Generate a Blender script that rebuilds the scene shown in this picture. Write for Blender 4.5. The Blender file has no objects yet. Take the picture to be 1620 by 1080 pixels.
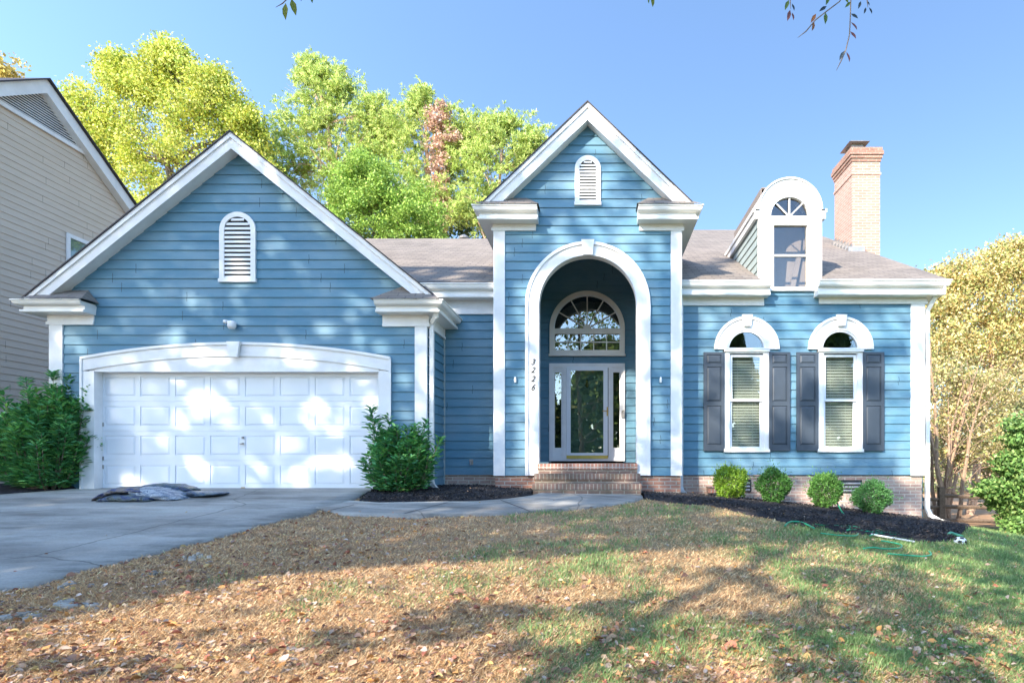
import bpy, bmesh, math, random
import numpy as np
from mathutils import Vector, Matrix
R = math.radians
rng = np.random.default_rng(7); random.seed(7)
C = bpy.context.scene.collection
F = 979.0; CX, CY, E = 945.0, 728.0, 0.528          # focal length in px of a 1620 px wide frame, vanishing point, eye height
YG, YP, YM, YD = 11.0, 11.62, 12.19, 13.77          # garage front, portico front, main wall, door wall
def X(px, Y): return (px-CX)*Y/F
def Z(py, Y): return E-(py-CY)*Y/F
def P(px, py, Y): return Vector((X(px, Y), Y, Z(py, Y)))
SUN = np.array([0.68, 1.0, -0.72])                  # direction the light travels

# ------------------------------------------------------------------ ground height
_rx = np.array([-60,-12,-4,-2.5,-1,.8,1.8,3.2,4.8,6.4,8,10,14,22,60])
_rz = np.array([-.2,0,0,.02,.08,.12,.17,.31,.47,.655,.92,1.28,1.42,1.45,1.5])
def gz(x, y):
    x = np.asarray(x, float); y = np.asarray(y, float)
    g = np.where(y < 11, .0975*(11-np.maximum(y, -5)), 0.0)
    r = np.interp(x, _rx, _rz)
    b = 0.0
    return -(g+r+b)
def G(px, py, lift=0.0):                            # where the sight line of a pixel meets the ground
    a, b = 1.0, 60.0
    for Y in np.arange(2.0, 40, .05):
        if gz(X(px, Y), Y) > Z(py, Y): b = Y; a = Y-.05; break
    for _ in range(25):
        m = (a+b)/2
        if gz(X(px, m), m) > Z(py, m): b = m
        else: a = m
    return Vector((X(px, b), b, float(gz(X(px, b), b))+lift))

# ------------------------------------------------------------------ materials
def mat(name):
    m = bpy.data.materials.new(name); m.use_nodes = True
    nt = m.node_tree; nt.nodes.clear()
    out = nt.nodes.new('ShaderNodeOutputMaterial'); b = nt.nodes.new('ShaderNodeBsdfPrincipled')
    nt.links.new(b.outputs[0], out.inputs[0])
    return m, nt, b, out
def N(nt, t, **kw):
    n = nt.nodes.new(t)
    for k, v in kw.items():
        if k.startswith('i_'):
            key = k[2:]; key = int(key) if key.isdigit() else key.replace('_', ' ')
            n.inputs[key].default_value = v
        else: setattr(n, k, v)
    return n
def ramp(nt, fac, stops):
    r = nt.nodes.new('ShaderNodeValToRGB'); e = r.color_ramp.elements
    while len(e) < len(stops): e.new(.5)
    for k, (p, c) in enumerate(stops): e[k].position = p; e[k].color = (*c, 1)
    nt.links.new(fac, r.inputs[0]); return r.outputs[0]
def noise(nt, scale, detail=4, rough=.55, stretch=(1,1,1), dist=0.0):
    tc = N(nt, 'ShaderNodeTexCoord'); mp = N(nt, 'ShaderNodeMapping'); mp.inputs['Scale'].default_value = stretch
    nt.links.new(tc.outputs['Object'], mp.inputs[0])
    n = N(nt, 'ShaderNodeTexNoise', i_Scale=scale, i_Detail=detail, i_Roughness=rough, i_Distortion=dist)
    nt.links.new(mp.outputs[0], n.inputs['Vector']); return n.outputs['Fac']
def mix(nt, fac, a, b, mode='MIX'):
    m = N(nt, 'ShaderNodeMix', data_type='RGBA', blend_type=mode)
    for sock, v in ((m.inputs['Factor'], fac), (m.inputs['A'], a), (m.inputs['B'], b)):
        if hasattr(v, 'is_linked') or hasattr(v, 'links'): nt.links.new(v, sock)
        elif isinstance(v, (int, float)): sock.default_value = v
        else: sock.default_value = (*v, 1)
    return m.outputs['Result']
def bump(nt, b, h, strength=.3, dist=.01):
    n = N(nt, 'ShaderNodeBump', i_Strength=strength, i_Distance=dist)
    nt.links.new(h, n.inputs['Height']); nt.links.new(n.outputs[0], b.inputs['Normal'])
def simple(name, col, rough=.6, var=.12, scale=6, metal=0, stretch=(1,1,1), bs=0.15, spec=.5):
    m, nt, b, o = mat(name)
    f = noise(nt, scale, 6, .6, stretch)
    lo = tuple(c*(1-var) for c in col); hi = tuple(min(1, c*(1+var)) for c in col)
    nt.links.new(ramp(nt, f, [(.3, lo), (.7, hi)]), b.inputs['Base Color'])
    b.inputs['Roughness'].default_value = rough; b.inputs['Metallic'].default_value = metal
    b.inputs['Specular IOR Level'].default_value = spec
    if bs: bump(nt, b, noise(nt, scale*8, 3, .6, stretch), bs, .004)
    return m
def siding_mat(name, c1, c2, dirt):
    m, nt, b, o = mat(name)
    tc = N(nt, 'ShaderNodeTexCoord'); sp = N(nt, 'ShaderNodeSeparateXYZ'); nt.links.new(tc.outputs['Object'], sp.inputs[0])
    # every board its own tone: noise sampled on the board index, with a few butt joints along it
    dv = N(nt, 'ShaderNodeMath', operation='DIVIDE', i_1=.1674); nt.links.new(sp.outputs['Z'], dv.inputs[0])
    fl = N(nt, 'ShaderNodeMath', operation='FLOOR'); nt.links.new(dv.outputs[0], fl.inputs[0])
    ad = N(nt, 'ShaderNodeMath', operation='ADD'); nt.links.new(sp.outputs['X'], ad.inputs[0]); nt.links.new(sp.outputs['Y'], ad.inputs[1])
    h = N(nt, 'ShaderNodeMath', operation='MULTIPLY_ADD', i_1=.27); nt.links.new(ad.outputs[0], h.inputs[0])
    wn = N(nt, 'ShaderNodeTexWhiteNoise', noise_dimensions='1D'); nt.links.new(fl.outputs[0], wn.inputs['W']); nt.links.new(wn.outputs['Value'], h.inputs[2])
    hf = N(nt, 'ShaderNodeMath', operation='FLOOR'); nt.links.new(h.outputs[0], hf.inputs[0])
    cb = N(nt, 'ShaderNodeCombineXYZ'); nt.links.new(fl.outputs[0], cb.inputs[0]); nt.links.new(hf.outputs[0], cb.inputs[1])
    w2 = N(nt, 'ShaderNodeTexWhiteNoise', noise_dimensions='3D'); nt.links.new(cb.outputs[0], w2.inputs['Vector'])
    base = mix(nt, w2.outputs['Value'], c1, c2)
    fade = noise(nt, 1.1, 5, .6, (1, 1, 1.6))
    base = mix(nt, ramp(nt, fade, [(.40, (0,0,0)), (.72, (.8,.8,.8))]), base, dirt)
    fine = noise(nt, 26, 5, .7, (.12, .12, 1.5))
    base = mix(nt, ramp(nt, fine, [(.35, (.12,.12,.12)), (.65, (0,0,0))]), base, (.02,.05,.07))
    fr = N(nt, 'ShaderNodeMath', operation='FRACT'); nt.links.new(h.outputs[0], fr.inputs[0])
    lt = N(nt, 'ShaderNodeMath', operation='LESS_THAN', i_1=.003); nt.links.new(fr.outputs[0], lt.inputs[0])
    base = mix(nt, lt.outputs[0], base, tuple(c*.35 for c in c1))
    nt.links.new(base, b.inputs['Base Color']); b.inputs['Roughness'].default_value = .62
    bump(nt, b, noise(nt, 60, 4, .7, (.08, .08, 2)), .35, .004)
    return m
def brick_mat(name, c1, c2, mortar, bw=.215, bh=.0677, dirt=(.05,.045,.03), dfac=.5, run=True, msz=.009):
    m, nt, b, o = mat(name)
    tc = N(nt, 'ShaderNodeTexCoord'); sp = N(nt, 'ShaderNodeSeparateXYZ'); nt.links.new(tc.outputs['Object'], sp.inputs[0])
    ad = N(nt, 'ShaderNodeMath', operation='ADD'); nt.links.new(sp.outputs['X'], ad.inputs[0]); nt.links.new(sp.outputs['Y'], ad.inputs[1])
    cb = N(nt, 'ShaderNodeCombineXYZ'); nt.links.new(ad.outputs[0], cb.inputs[0]); nt.links.new(sp.outputs['Z'], cb.inputs[1])
    br = N(nt, 'ShaderNodeTexBrick', offset=.5 if run else 0.0)
    nt.links.new(cb.outputs[0], br.inputs['Vector'])
    br.inputs['Scale'].default_value = 1; br.inputs['Mortar Size'].default_value = msz; br.inputs['Brick Width'].default_value = bw
    br.inputs['Row Height'].default_value = bh; br.inputs['Mortar Smooth'].default_value = .2; br.inputs['Bias'].default_value = -.1
    br.inputs['Color1'].default_value = (*c1, 1); br.inputs['Color2'].default_value = (*c2, 1); br.inputs['Mortar'].default_value = (*mortar, 1)
    f = noise(nt, 2.2, 6, .65); base = mix(nt, ramp(nt, f, [(.45, (0,0,0)), (.75, (dfac,)*3)]), br.outputs['Color'], dirt)
    f2 = noise(nt, 30, 4, .6); base = mix(nt, .35, base, ramp(nt, f2, [(.3, (.35,.35,.35)), (.7, (.85,.85,.85))]), 'SOFT_LIGHT')
    nt.links.new(base, b.inputs['Base Color']); b.inputs['Roughness'].default_value = .85
    iv = N(nt, 'ShaderNodeMath', operation='SUBTRACT', i_0=1.0); nt.links.new(br.outputs['Fac'], iv.inputs[1])
    bump(nt, b, iv.outputs[0], .8, .008)
    return m
def shingle_mat():
    m, nt, b, o = mat('roof_shingle')
    tc = N(nt, 'ShaderNodeTexCoord'); sp = N(nt, 'ShaderNodeSeparateXYZ'); nt.links.new(tc.outputs['Object'], sp.inputs[0])
    ad = N(nt, 'ShaderNodeMath', operation='ADD'); nt.links.new(sp.outputs['Y'], ad.inputs[0]); nt.links.new(sp.outputs['Z'], ad.inputs[1])
    cb = N(nt, 'ShaderNodeCombineXYZ'); nt.links.new(sp.outputs['X'], cb.inputs[0]); nt.links.new(ad.outputs[0], cb.inputs[1])
    br = N(nt, 'ShaderNodeTexBrick', offset=.5); nt.links.new(cb.outputs[0], br.inputs['Vector'])
    for k, v in (('Scale',1),('Mortar Size',.012),('Brick Width',.3),('Row Height',.18),('Mortar Smooth',.3)): br.inputs[k].default_value = v
    br.inputs['Color1'].default_value = (.225,.19,.16,1); br.inputs['Color2'].default_value = (.145,.122,.102,1); br.inputs['Mortar'].default_value = (.085,.075,.07,1)
    f = noise(nt, .8, 6, .6, (1,1,1)); base = mix(nt, ramp(nt, f, [(.4,(0,0,0)),(.75,(.55,.55,.55))]), br.outputs['Color'], (.27,.225,.185))
    f2 = noise(nt, 1.7, 5, .65, (.6,2,2)); base = mix(nt, ramp(nt, f2, [(.5,(0,0,0)),(.8,(.5,.5,.5))]), base, (.13,.11,.10))
    f3 = noise(nt, 90, 2, .6); base = mix(nt, .4, base, ramp(nt, f3, [(.3,(.2,.2,.2)),(.7,(.8,.8,.8))]), 'SOFT_LIGHT')
    nt.links.new(base, b.inputs['Base Color']); b.inputs['Roughness'].default_value = .9
    iv = N(nt, 'ShaderNodeMath', operation='SUBTRACT', i_0=1.0); nt.links.new(br.outputs['Fac'], iv.inputs[1]); bump(nt, b, iv.outputs[0], .5, .006)
    return m
def leaf_mat(name, transl=.45, rough=.5):
    m, nt, b, o = mat(name)
    at = N(nt, 'ShaderNodeAttribute', attribute_name='Col')
    nt.links.new(at.outputs['Color'], b.inputs['Base Color']); b.inputs['Roughness'].default_value = rough
    b.inputs['Specular IOR Level'].default_value = .35
    tr = N(nt, 'ShaderNodeBsdfTranslucent'); nt.links.new(at.outputs['Color'], tr.inputs['Color'])
    mx = N(nt, 'ShaderNodeMixShader', i_0=transl); nt.links.new(b.outputs[0], mx.inputs[1]); nt.links.new(tr.outputs[0], mx.inputs[2])
    nt.links.new(mx.outputs[0], o.inputs[0]); return m
def glass_mat(name, tint=(.75,.8,.78), refl=.16):
    m, nt, b, o = mat(name); nt.nodes.remove(b)
    t = N(nt, 'ShaderNodeBsdfTransparent'); t.inputs[0].default_value = (*tint, 1)
    g = N(nt, 'ShaderNodeBsdfGlossy', i_Roughness=.012); g.inputs['Color'].default_value = (.95,.97,1,1)
    bp = N(nt, 'ShaderNodeBump', i_Strength=.06, i_Distance=.02); nt.links.new(noise(nt, 2.5, 2, .5), bp.inputs['Height']); nt.links.new(bp.outputs[0], g.inputs['Normal'])
    lw = N(nt, 'ShaderNodeLayerWeight', i_Blend=.5); pw = N(nt, 'ShaderNodeMath', operation='POWER', i_1=5.0); nt.links.new(lw.outputs['Facing'], pw.inputs[0])
    ad = N(nt, 'ShaderNodeMath', operation='MULTIPLY_ADD', i_1=.9, i_2=refl, use_clamp=True); nt.links.new(pw.outputs[0], ad.inputs[0])
    mx = N(nt, 'ShaderNodeMixShader'); nt.links.new(ad.outputs[0], mx.inputs[0]); nt.links.new(t.outputs[0], mx.inputs[1]); nt.links.new(g.outputs[0], mx.inputs[2])
    nt.links.new(mx.outputs[0], o.inputs[0]); return m
def ground_mat():
    m, nt, b, o = mat('lawn_soil')
    tc = N(nt, 'ShaderNodeTexCoord'); sp = N(nt, 'ShaderNodeSeparateXYZ'); nt.links.new(tc.outputs['Object'], sp.inputs[0])
    straw = ramp(nt, noise(nt, 9, 8, .75, (1,1.6,1)), [(.25,(.20,.135,.08)),(.5,(.40,.27,.16)),(.75,(.60,.44,.28))])
    green = ramp(nt, noise(nt, 11, 8, .75, (1,1.4,1)), [(.25,(.09,.12,.04)),(.5,(.17,.22,.08)),(.75,(.34,.34,.17))])
    a = N(nt, 'ShaderNodeMath', operation='MULTIPLY_ADD', i_1=.17, i_2=.02); nt.links.new(sp.outputs['X'], a.inputs[0])
    n1 = noise(nt, .7, 5, .6); s = N(nt, 'ShaderNodeMath', operation='MULTIPLY_ADD', i_1=2.2, i_2=-.95); nt.links.new(n1, s.inputs[0])
    t = N(nt, 'ShaderNodeMath', operation='ADD', use_clamp=True); nt.links.new(a.outputs[0], t.inputs[0]); nt.links.new(s.outputs[0], t.inputs[1])
    base = mix(nt, t.outputs[0], straw, green)
    # bare sandy earth beyond the fence
    ym = N(nt, 'ShaderNodeMapRange', i_1=16.6, i_2=17.4); nt.links.new(sp.outputs['Y'], ym.inputs[0])
    base = mix(nt, ym.outputs[0], base, ramp(nt, noise(nt, 3, 6, .7), [(.3,(.36,.2,.11)),(.7,(.58,.38,.23))]))
    nt.links.new(base, b.inputs['Base Color']); b.inputs['Roughness'].default_value = .95; b.inputs['Specular IOR Level'].default_value = .1
    bump(nt, b, noise(nt, 22, 6, .8), .9, .05)
    return m
def concrete_mat():
    m, nt, b, o = mat('concrete')
    base = ramp(nt, noise(nt, .9, 7, .65, (.45,1.4,1)), [(.3,(.15,.14,.125)),(.5,(.29,.275,.245)),(.72,(.44,.42,.375))])
    f = noise(nt, 40, 5, .7); base = mix(nt, .5, base, ramp(nt, f, [(.25,(.25,.25,.25)),(.75,(.75,.75,.75))]), 'SOFT_LIGHT')
    f = noise(nt, 2.3, 6, .7, (.35,1,1)); base = mix(nt, ramp(nt, f, [(.50,(0,0,0)),(.68,(.75,.75,.75))]), base, (.10,.09,.075))
    v = N(nt, 'ShaderNodeTexVoronoi', feature='DISTANCE_TO_EDGE', i_Scale=.32)
    tc = N(nt, 'ShaderNodeTexCoord'); nz = N(nt, 'ShaderNodeTexNoise', i_Scale=2.5, i_Detail=4)
    nt.links.new(tc.outputs['Object'], nz.inputs['Vector'])
    vm = N(nt, 'ShaderNodeMix', data_type='RGBA', i_0=.12); nt.links.new(tc.outputs['Object'], vm.inputs['A']); nt.links.new(nz.outputs['Color'], vm.inputs['B'])
    nt.links.new(vm.outputs['Result'], v.inputs['Vector'])
    base = mix(nt, ramp(nt, v.outputs['Distance'], [(.0,(.8,.8,.8)),(.004,(0,0,0))]), base, (.06,.06,.05))
    nt.links.new(base, b.inputs['Base Color']); b.inputs['Roughness'].default_value = .8
    bump(nt, b, noise(nt, 70, 4, .7), .4, .006); return m
def speck_mat(name, stops, scale, rough=.9, bs=.8):
    m, nt, b, o = mat(name)
    nt.links.new(ramp(nt, noise(nt, scale, 6, .8), stops), b.inputs['Base Color']); b.inputs['Roughness'].default_value = rough
    b.inputs['Specular IOR Level'].default_value = .2; bump(nt, b, noise(nt, scale, 6, .85), bs, .03); return m

M = dict(
 blue=siding_mat('blue_siding', (.068,.186,.272), (.084,.214,.300), (.16,.27,.34)),
 tan=siding_mat('tan_siding', (.58,.475,.37), (.61,.505,.40), (.62,.52,.42)),
 cheek=siding_mat('grey_siding', (.30,.36,.36), (.34,.40,.39), (.36,.42,.41)),
 white=simple('white_paint', (.73,.72,.71), .5, .09, 3, bs=.15),
 door_white=simple('door_white', (.72,.74,.77), .42, .03, 2, bs=.05),
 cream=simple('cream_trim', (.76,.70,.62), .5, .06, 3),
 gutter=simple('gutter_enamel', (.74,.73,.70), .33, .08, 4, bs=.05, stretch=(.2,.2,3)),
 shingle=shingle_mat(), edge=simple('drip_edge', (.035,.03,.035), .7),
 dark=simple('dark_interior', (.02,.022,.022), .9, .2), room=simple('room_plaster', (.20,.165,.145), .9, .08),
 brick=brick_mat('red_brick', (.40,.19,.125), (.29,.135,.095), (.42,.37,.31)),
 brick_pale=brick_mat('weathered_brick', (.42,.29,.235), (.30,.20,.17), (.50,.45,.37), dfac=.35),
 chim=brick_mat('chimney_brick', (.41,.235,.175), (.34,.185,.135), (.46,.39,.33), dfac=.15),
 chim_top=brick_mat('sooty_brick', (.34,.17,.115), (.24,.12,.09), (.33,.26,.2), dfac=.6),
 rowlock=brick_mat('rowlock_brick', (.38,.18,.13), (.24,.12,.09), (.40,.35,.30), bw=.0677, bh=.4, run=False, dfac=.55),
 rowlock_dark=brick_mat('mossy_brick', (.22,.13,.10), (.13,.085,.07), (.30,.26,.21), bw=.0677, bh=.4, run=False, dirt=(.05,.055,.03), dfac=.7),
 step_dark=brick_mat('mossy_brick_course', (.20,.12,.09), (.13,.085,.07), (.30,.26,.21), dirt=(.05,.055,.03), dfac=.8),
 glass=glass_mat('window_glass', (.86,.9,.88), .10), glass_dark=glass_mat('door_glass', (.85,.9,.87), .10), glass_clear=glass_mat('dormer_glass', (.95,.95,.93), .045), shutter=simple('shutter_paint', (.040,.054,.074), .5, .12, 3),
 door_green=simple('green_door_paint', (.06,.12,.095), .5, .1), brass=simple('brass', (.55,.38,.14), .3, .1, metal=1),
 yellow=simple('yellow_sill', (.62,.45,.08), .45), blind=simple('blind_slat', (.50,.47,.41), .6, .05), metal=simple('weathered_metal', (.34,.32,.30), .45, .25, metal=.6),
 black=simple('black_iron', (.015,.015,.018), .5), ground=ground_mat(), concrete=concrete_mat(),
 mulch=speck_mat('mulch', [(.25,(.012,.011,.012)),(.5,(.035,.033,.036)),(.75,(.075,.07,.072))], 34),
 chip=speck_mat('mulch_chip', [(.3,(.02,.018,.018)),(.7,(.075,.068,.066))], 20),
 leaf=leaf_mat('foliage', .3), leaf_thin=leaf_mat('thin_foliage', .5), litter=leaf_mat('dead_leaf', .2, .7), blade=leaf_mat('grass_blade', .35, .7), gloss=leaf_mat('glossy_leaf', .2, .32),
 bark=speck_mat('bark', [(.3,(.11,.08,.06)),(.7,(.30,.24,.19))], 14), pale_bark=speck_mat('pale_bark', [(.3,(.38,.24,.16)),(.7,(.62,.45,.33))], 10),
 myrtle_bark=speck_mat('myrtle_bark', [(.3,(.26,.16,.10)),(.7,(.46,.32,.22))], 10), wood=speck_mat('fence_wood', [(.3,(.10,.07,.05)),(.7,(.24,.17,.12))], 18), hose=simple('hose_vinyl', (.02,.30,.15), .35, .15), pvc=simple('pvc_pipe', (.78,.77,.74), .35),
 green_sock=simple('green_plastic', (.06,.25,.15), .5),
)

# ------------------------------------------------------------------ mesh helpers
class MB:
    def __init__(s): s.v = []; s.f = []
    def poly(s, pts):
        n = len(s.v); s.v += [tuple(p) for p in pts]; s.f.append(tuple(range(n, n+len(pts))))
    def box(s, x0, x1, y0, y1, z0, z1):
        n = len(s.v); s.v += [(x,y,z) for x in (x0,x1) for y in (y0,y1) for z in (z0,z1)]
        for f in ((0,1,3,2),(4,6,7,5),(0,4,5,1),(2,3,7,6),(0,2,6,4),(1,5,7,3)): s.f.append(tuple(n+i for i in f))
        return s
    def obox(s, o, ax, ay, az):                     # box at corner o spanned by three vectors
        o, ax, ay, az = map(Vector, (o, ax, ay, az)); n = len(s.v)
        s.v += [tuple(o+ax*i+ay*j+az*k) for i in (0,1) for j in (0,1) for k in (0,1)]
        for f in ((0,1,3,2),(4,6,7,5),(0,4,5,1),(2,3,7,6),(0,2,6,4),(1,5,7,3)): s.f.append(tuple(n+i for i in f))
        return s
    def prism(s, pts, y0, y1, axis='y'):            # polygon in xz pushed along y, or in yz pushed along x
        n = len(s.v); k = len(pts)
        for yy in (y0, y1): s.v += [((a, yy, b) if axis == 'y' else (yy, a, b)) for a, b in pts]
        s.f.append(tuple(range(n, n+k))); s.f.append(tuple(range(n+2*k-1, n+k-1, -1)))
        for i in range(k): j = (i+1) % k; s.f.append((n+i, n+k+i, n+k+j, n+j))
        return s
    def band(s, inner, outer, y0, y1):              # strip between two polylines in xz, pushed along y
        for i in range(len(inner)-1):
            s.prism([inner[i], outer[i], outer[i+1], inner[i+1]], y0, y1)
        return s
    def sweep(s, prof, path, side=1):               # prof (outward offset, z); path of xy corners, mitred
        ring = []
        for i, p in enumerate(path):
            p = Vector(p); ns = []
            for a, b in ((i-1, i), (i, i+1)):
                if a >= 0 and b < len(path):
                    d = (Vector(path[b])-Vector(path[a])).normalized(); ns.append(Vector((d.y, -d.x))*side)
            nrm = ns[0] if len(ns) == 1 else (ns[0]+ns[1])/(1+ns[0].dot(ns[1]))
            ring.append([(p.x+nrm.x*o, p.y+nrm.y*o, z) for o, z in prof])
        n = len(s.v); k = len(prof)
        for r in ring: s.v += r
        for i in range(len(path)-1):
            for j in range(k):
                q = (j+1) % k; s.f.append((n+i*k+j, n+i*k+q, n+(i+1)*k+q, n+(i+1)*k+j))
        s.f.append(tuple(range(n, n+k))); s.f.append(tuple(range(n+len(path)*k-1, n+(len(path)-1)*k-1, -1)))
        return s
    def tube(s, path, r, seg=6):
        path = [Vector(p) for p in path]; rs = r if isinstance(r, (list, tuple)) else [r]*len(path)
        n0 = len(s.v); up = Vector((.13, .21, 1)).normalized()
        for i, p in enumerate(path):
            d = (path[min(i+1, len(path)-1)]-path[max(i-1, 0)]).normalized()
            a = d.cross(up); a = a.normalized() if a.length > .05 else Vector((1,0,0)); b = d.cross(a)
            for k in range(seg):
                t = 2*math.pi*k/seg; s.v.append(tuple(p+(a*math.cos(t)+b*math.sin(t))*rs[i]))
        for i in range(len(path)-1):
            for k in range(seg):
                q = (k+1) % seg; a = n0+i*seg; s.f.append((a+k, a+q, a+seg+q, a+seg+k))
        s.f.append(tuple(n0+k for k in range(seg))[::-1]); s.f.append(tuple(n0+(len(path)-1)*seg+k for k in range(seg)))
        return s
    def lathe(s, c, prof, seg=12):                  # prof (radius, z) about the vertical through c
        n = len(s.v); c = Vector(c)
        for r, z in prof:
            for k in range(seg): t = 2*math.pi*k/seg; s.v.append((c.x+r*math.cos(t), c.y+r*math.sin(t), c.z+z))
        for i in range(len(prof)-1):
            for k in range(seg):
                q = (k+1) % seg; s.f.append((n+i*seg+k, n+i*seg+q, n+(i+1)*seg+q, n+(i+1)*seg+k))
        return s
    def build(s, name, m, parent=None, smooth=False, label=None):
        me = bpy.data.meshes.new(name); me.from_pydata(s.v, [], s.f); me.update()
        bm = bmesh.new(); bm.from_mesh(me); bmesh.ops.recalc_face_normals(bm, faces=bm.faces); bm.to_mesh(me); bm.free()
        if smooth: me.polygons.foreach_set('use_smooth', [True]*len(me.polygons))
        return link(name, me, m, parent, label)
def link(name, me, m, parent=None, label=None):
    o = bpy.data.objects.new(name, me); C.objects.link(o)
    if m: me.materials.append(M[m] if isinstance(m, str) else m)
    if parent:
        o.parent = parent
        if parent.parent is None: o.matrix_parent_inverse = Matrix.Translation(-parent.location)
    if label: o['label'] = label
    return o
def thing(name, label, cat, loc, group=None):
    o = bpy.data.objects.new(name, None); C.objects.link(o); o.location = loc; o.empty_display_size = .3
    o['label'] = label; o['category'] = cat
    if group: o['group'] = group
    return o
def tag(o, label, cat, group=None, kind=None):
    if label: o['label'] = label
    if cat: o['category'] = cat
    if group: o['group'] = group
    if kind: o['kind'] = kind
    return o
def npmesh(name, V, Fq, m, parent=None, col=None, label=None):      # V (n,3), Fq (f,k) all faces k-sided; col per face
    me = bpy.data.meshes.new(name); k = Fq.shape[1]
    me.vertices.add(len(V)); me.vertices.foreach_set('co', np.ascontiguousarray(V, dtype=np.float32).ravel())
    me.loops.add(Fq.size); me.loops.foreach_set('vertex_index', Fq.astype(np.int32).ravel())
    me.polygons.add(len(Fq)); me.polygons.foreach_set('loop_start', np.arange(0, Fq.size, k, dtype=np.int32))
    me.update(calc_edges=True)
    if col is not None:
        a = me.color_attributes.new('Col', 'FLOAT_COLOR', 'CORNER')
        c = np.ones((len(Fq), k, 4), np.float32); c[:, :, :3] = col[:, None, :]; a.data.foreach_set('color', c.ravel())
    me.validate()
    return link(name, me, m, parent, label)
def unit(a): return a/np.maximum(np.linalg.norm(a, axis=1, keepdims=True), 1e-9)
def leaf_arrays(Cn, D, Nn, L, W, fold=.0, palette=None, seed=1, jit=.18):
    """six-sided leaves: centre, long axis, normal, length, width"""
    r = np.random.default_rng(seed); n = len(Cn)
    D = unit(D); S = unit(np.cross(D, Nn)); Nn = np.cross(S, D)
    L = np.broadcast_to(L, n)[:, None]; W = np.broadcast_to(W, n)[:, None]
    a = Cn-D*L*.5; b = Cn+D*L*.5-Nn*L*.08
    p1 = Cn-D*L*.12+S*W*.5+Nn*W*fold; p2 = Cn+D*L*.2+S*W*.4+Nn*W*fold; p3 = Cn+D*L*.2-S*W*.4+Nn*W*fold; p4 = Cn-D*L*.12-S*W*.5+Nn*W*fold
    V = np.stack([a, p1, p2, b, p3, p4], 1).reshape(-1, 3); i = np.arange(n)[:, None]*6
    Fq = np.concatenate([i+np.array([[0,1,2,3]]), i+np.array([[0,3,4,5]])], 0)
    pal = np.array(palette); c = pal[r.integers(0, len(pal), n)]*(1+r.normal(0, jit, (n, 1))); c = np.clip(c, .004, .95)
    return V, Fq, np.concatenate([c, c], 0)
def quads(Cn, Sz, palette, seed=1, asp=.6, up=.5, jit=.15):          # cheap rhombic leaves, random set
    r = np.random.default_rng(seed); n = len(Cn)
    Nn = unit(r.normal(0, 1, (n, 3))+np.array([0, 0, up])); D = unit(np.cross(Nn, r.normal(0, 1, (n, 3)))); S = np.cross(Nn, D)
    Sz = (np.broadcast_to(Sz, n)*r.uniform(.7, 1.3, n))[:, None]
    V = np.stack([Cn-D*Sz*.5, Cn+S*Sz*asp*.5, Cn+D*Sz*.5, Cn-S*Sz*asp*.5], 1).reshape(-1, 3)
    pal = np.array(palette); c = pal[r.integers(0, len(pal), n)]*(1+r.normal(0, jit, (n, 1)))
    return V, np.arange(4*n).reshape(n, 4), np.clip(c, .004, .95)

# ------------------------------------------------------------------ lap siding
LAP = .1674
def siding(mb, cols, O, U, Nv, z0, lap=LAP, t=.02):
    O = Vector(O); U = Vector(U); Nv = Vector(Nv)
    def w(u, z, p): return tuple(O+U*u+Nv*p+Vector((0,0,z)))
    def clip(poly, zc, above):
        out = []
        for i in range(len(poly)):
            a, b = poly[i-1], poly[i]; ia = (a[1] >= zc) == above or a[1] == zc; ib = (b[1] >= zc) == above or b[1] == zc
            if ia != ib: f = (zc-a[1])/(b[1]-a[1]); out.append((a[0]+(b[0]-a[0])*f, zc))
            if ib: out.append(b)
        return out
    for ua, ub, la, lb, ha, hb in cols:
        if ha-la < 1e-4 and hb-lb < 1e-4: continue
        k0 = math.floor((min(la, lb)-z0)/lap); k1 = math.floor((max(ha, hb)-z0)/lap)
        for k in range(k0, k1+1):
            zb = z0+k*lap; p = [(ua, la), (ub, lb), (ub, hb), (ua, ha)]
            p = clip(p, zb, True); 
            if len(p) < 3: continue
            p = clip(p, zb+lap, False)
            if len(p) < 3: continue
            mb.poly([w(u, z, t*(1-(z-zb)/lap)) for u, z in p])
            bt = [u for u, z in p if abs(z-zb) < 1e-6]
            if len(bt) >= 2: mb.poly([w(min(bt), zb, t), w(max(bt), zb, t), w(max(bt), zb, -.004), w(min(bt), zb, -.004)])
def wall_cols(u0, u1, lower, upper, holes=(), step=.5, fine=()):
    """holes: (ua, ub, zbottom, ztop function of u)"""
    us = set(np.round(np.linspace(u0, u1, max(2, int((u1-u0)/step)+1)), 5)) | {round(f, 5) for f in fine if u0 < f < u1}
    for h in holes:
        us |= set(np.round(h[0]+(h[1]-h[0])*(1-np.cos(np.linspace(0, math.pi, 28)))/2, 5))
    us = sorted(u for u in us if u0-1e-6 <= u <= u1+1e-6); out = []
    for a, b in zip(us, us[1:]):
        if b-a < 1e-4: continue
        m = (a+b)/2; iv = [(lower, lower, upper(a), upper(b))]
        for h in holes:
            if h[0] < m < h[1]:
                la, lb, ha, hb = iv.pop()
                if h[2] > la+1e-3: iv.insert(0, (la, lb, h[2], h[2]))
                iv.append((h[3](a), h[3](b), ha, hb))
        for la, lb, ha, hb in iv: out.append((a, b, la, lb, ha, hb))
    return out
def arc(cx, cz, r, a0, a1, n): return [(cx+r*math.cos(R(a0+(a1-a0)*i/n)), cz+r*math.sin(R(a0+(a1-a0)*i/n))) for i in range(n+1)]

# ================================================================== THE HOUSE
house = thing('blue_house', 'blue clapboard house with white trim, arched entry, two front gables and brick chimney', 'house', (-1.5, 12.2, 0))
H = house
AC = -.178; ACZ = 3.448; RO, RI = 1.157, .914        # entry arch
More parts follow.
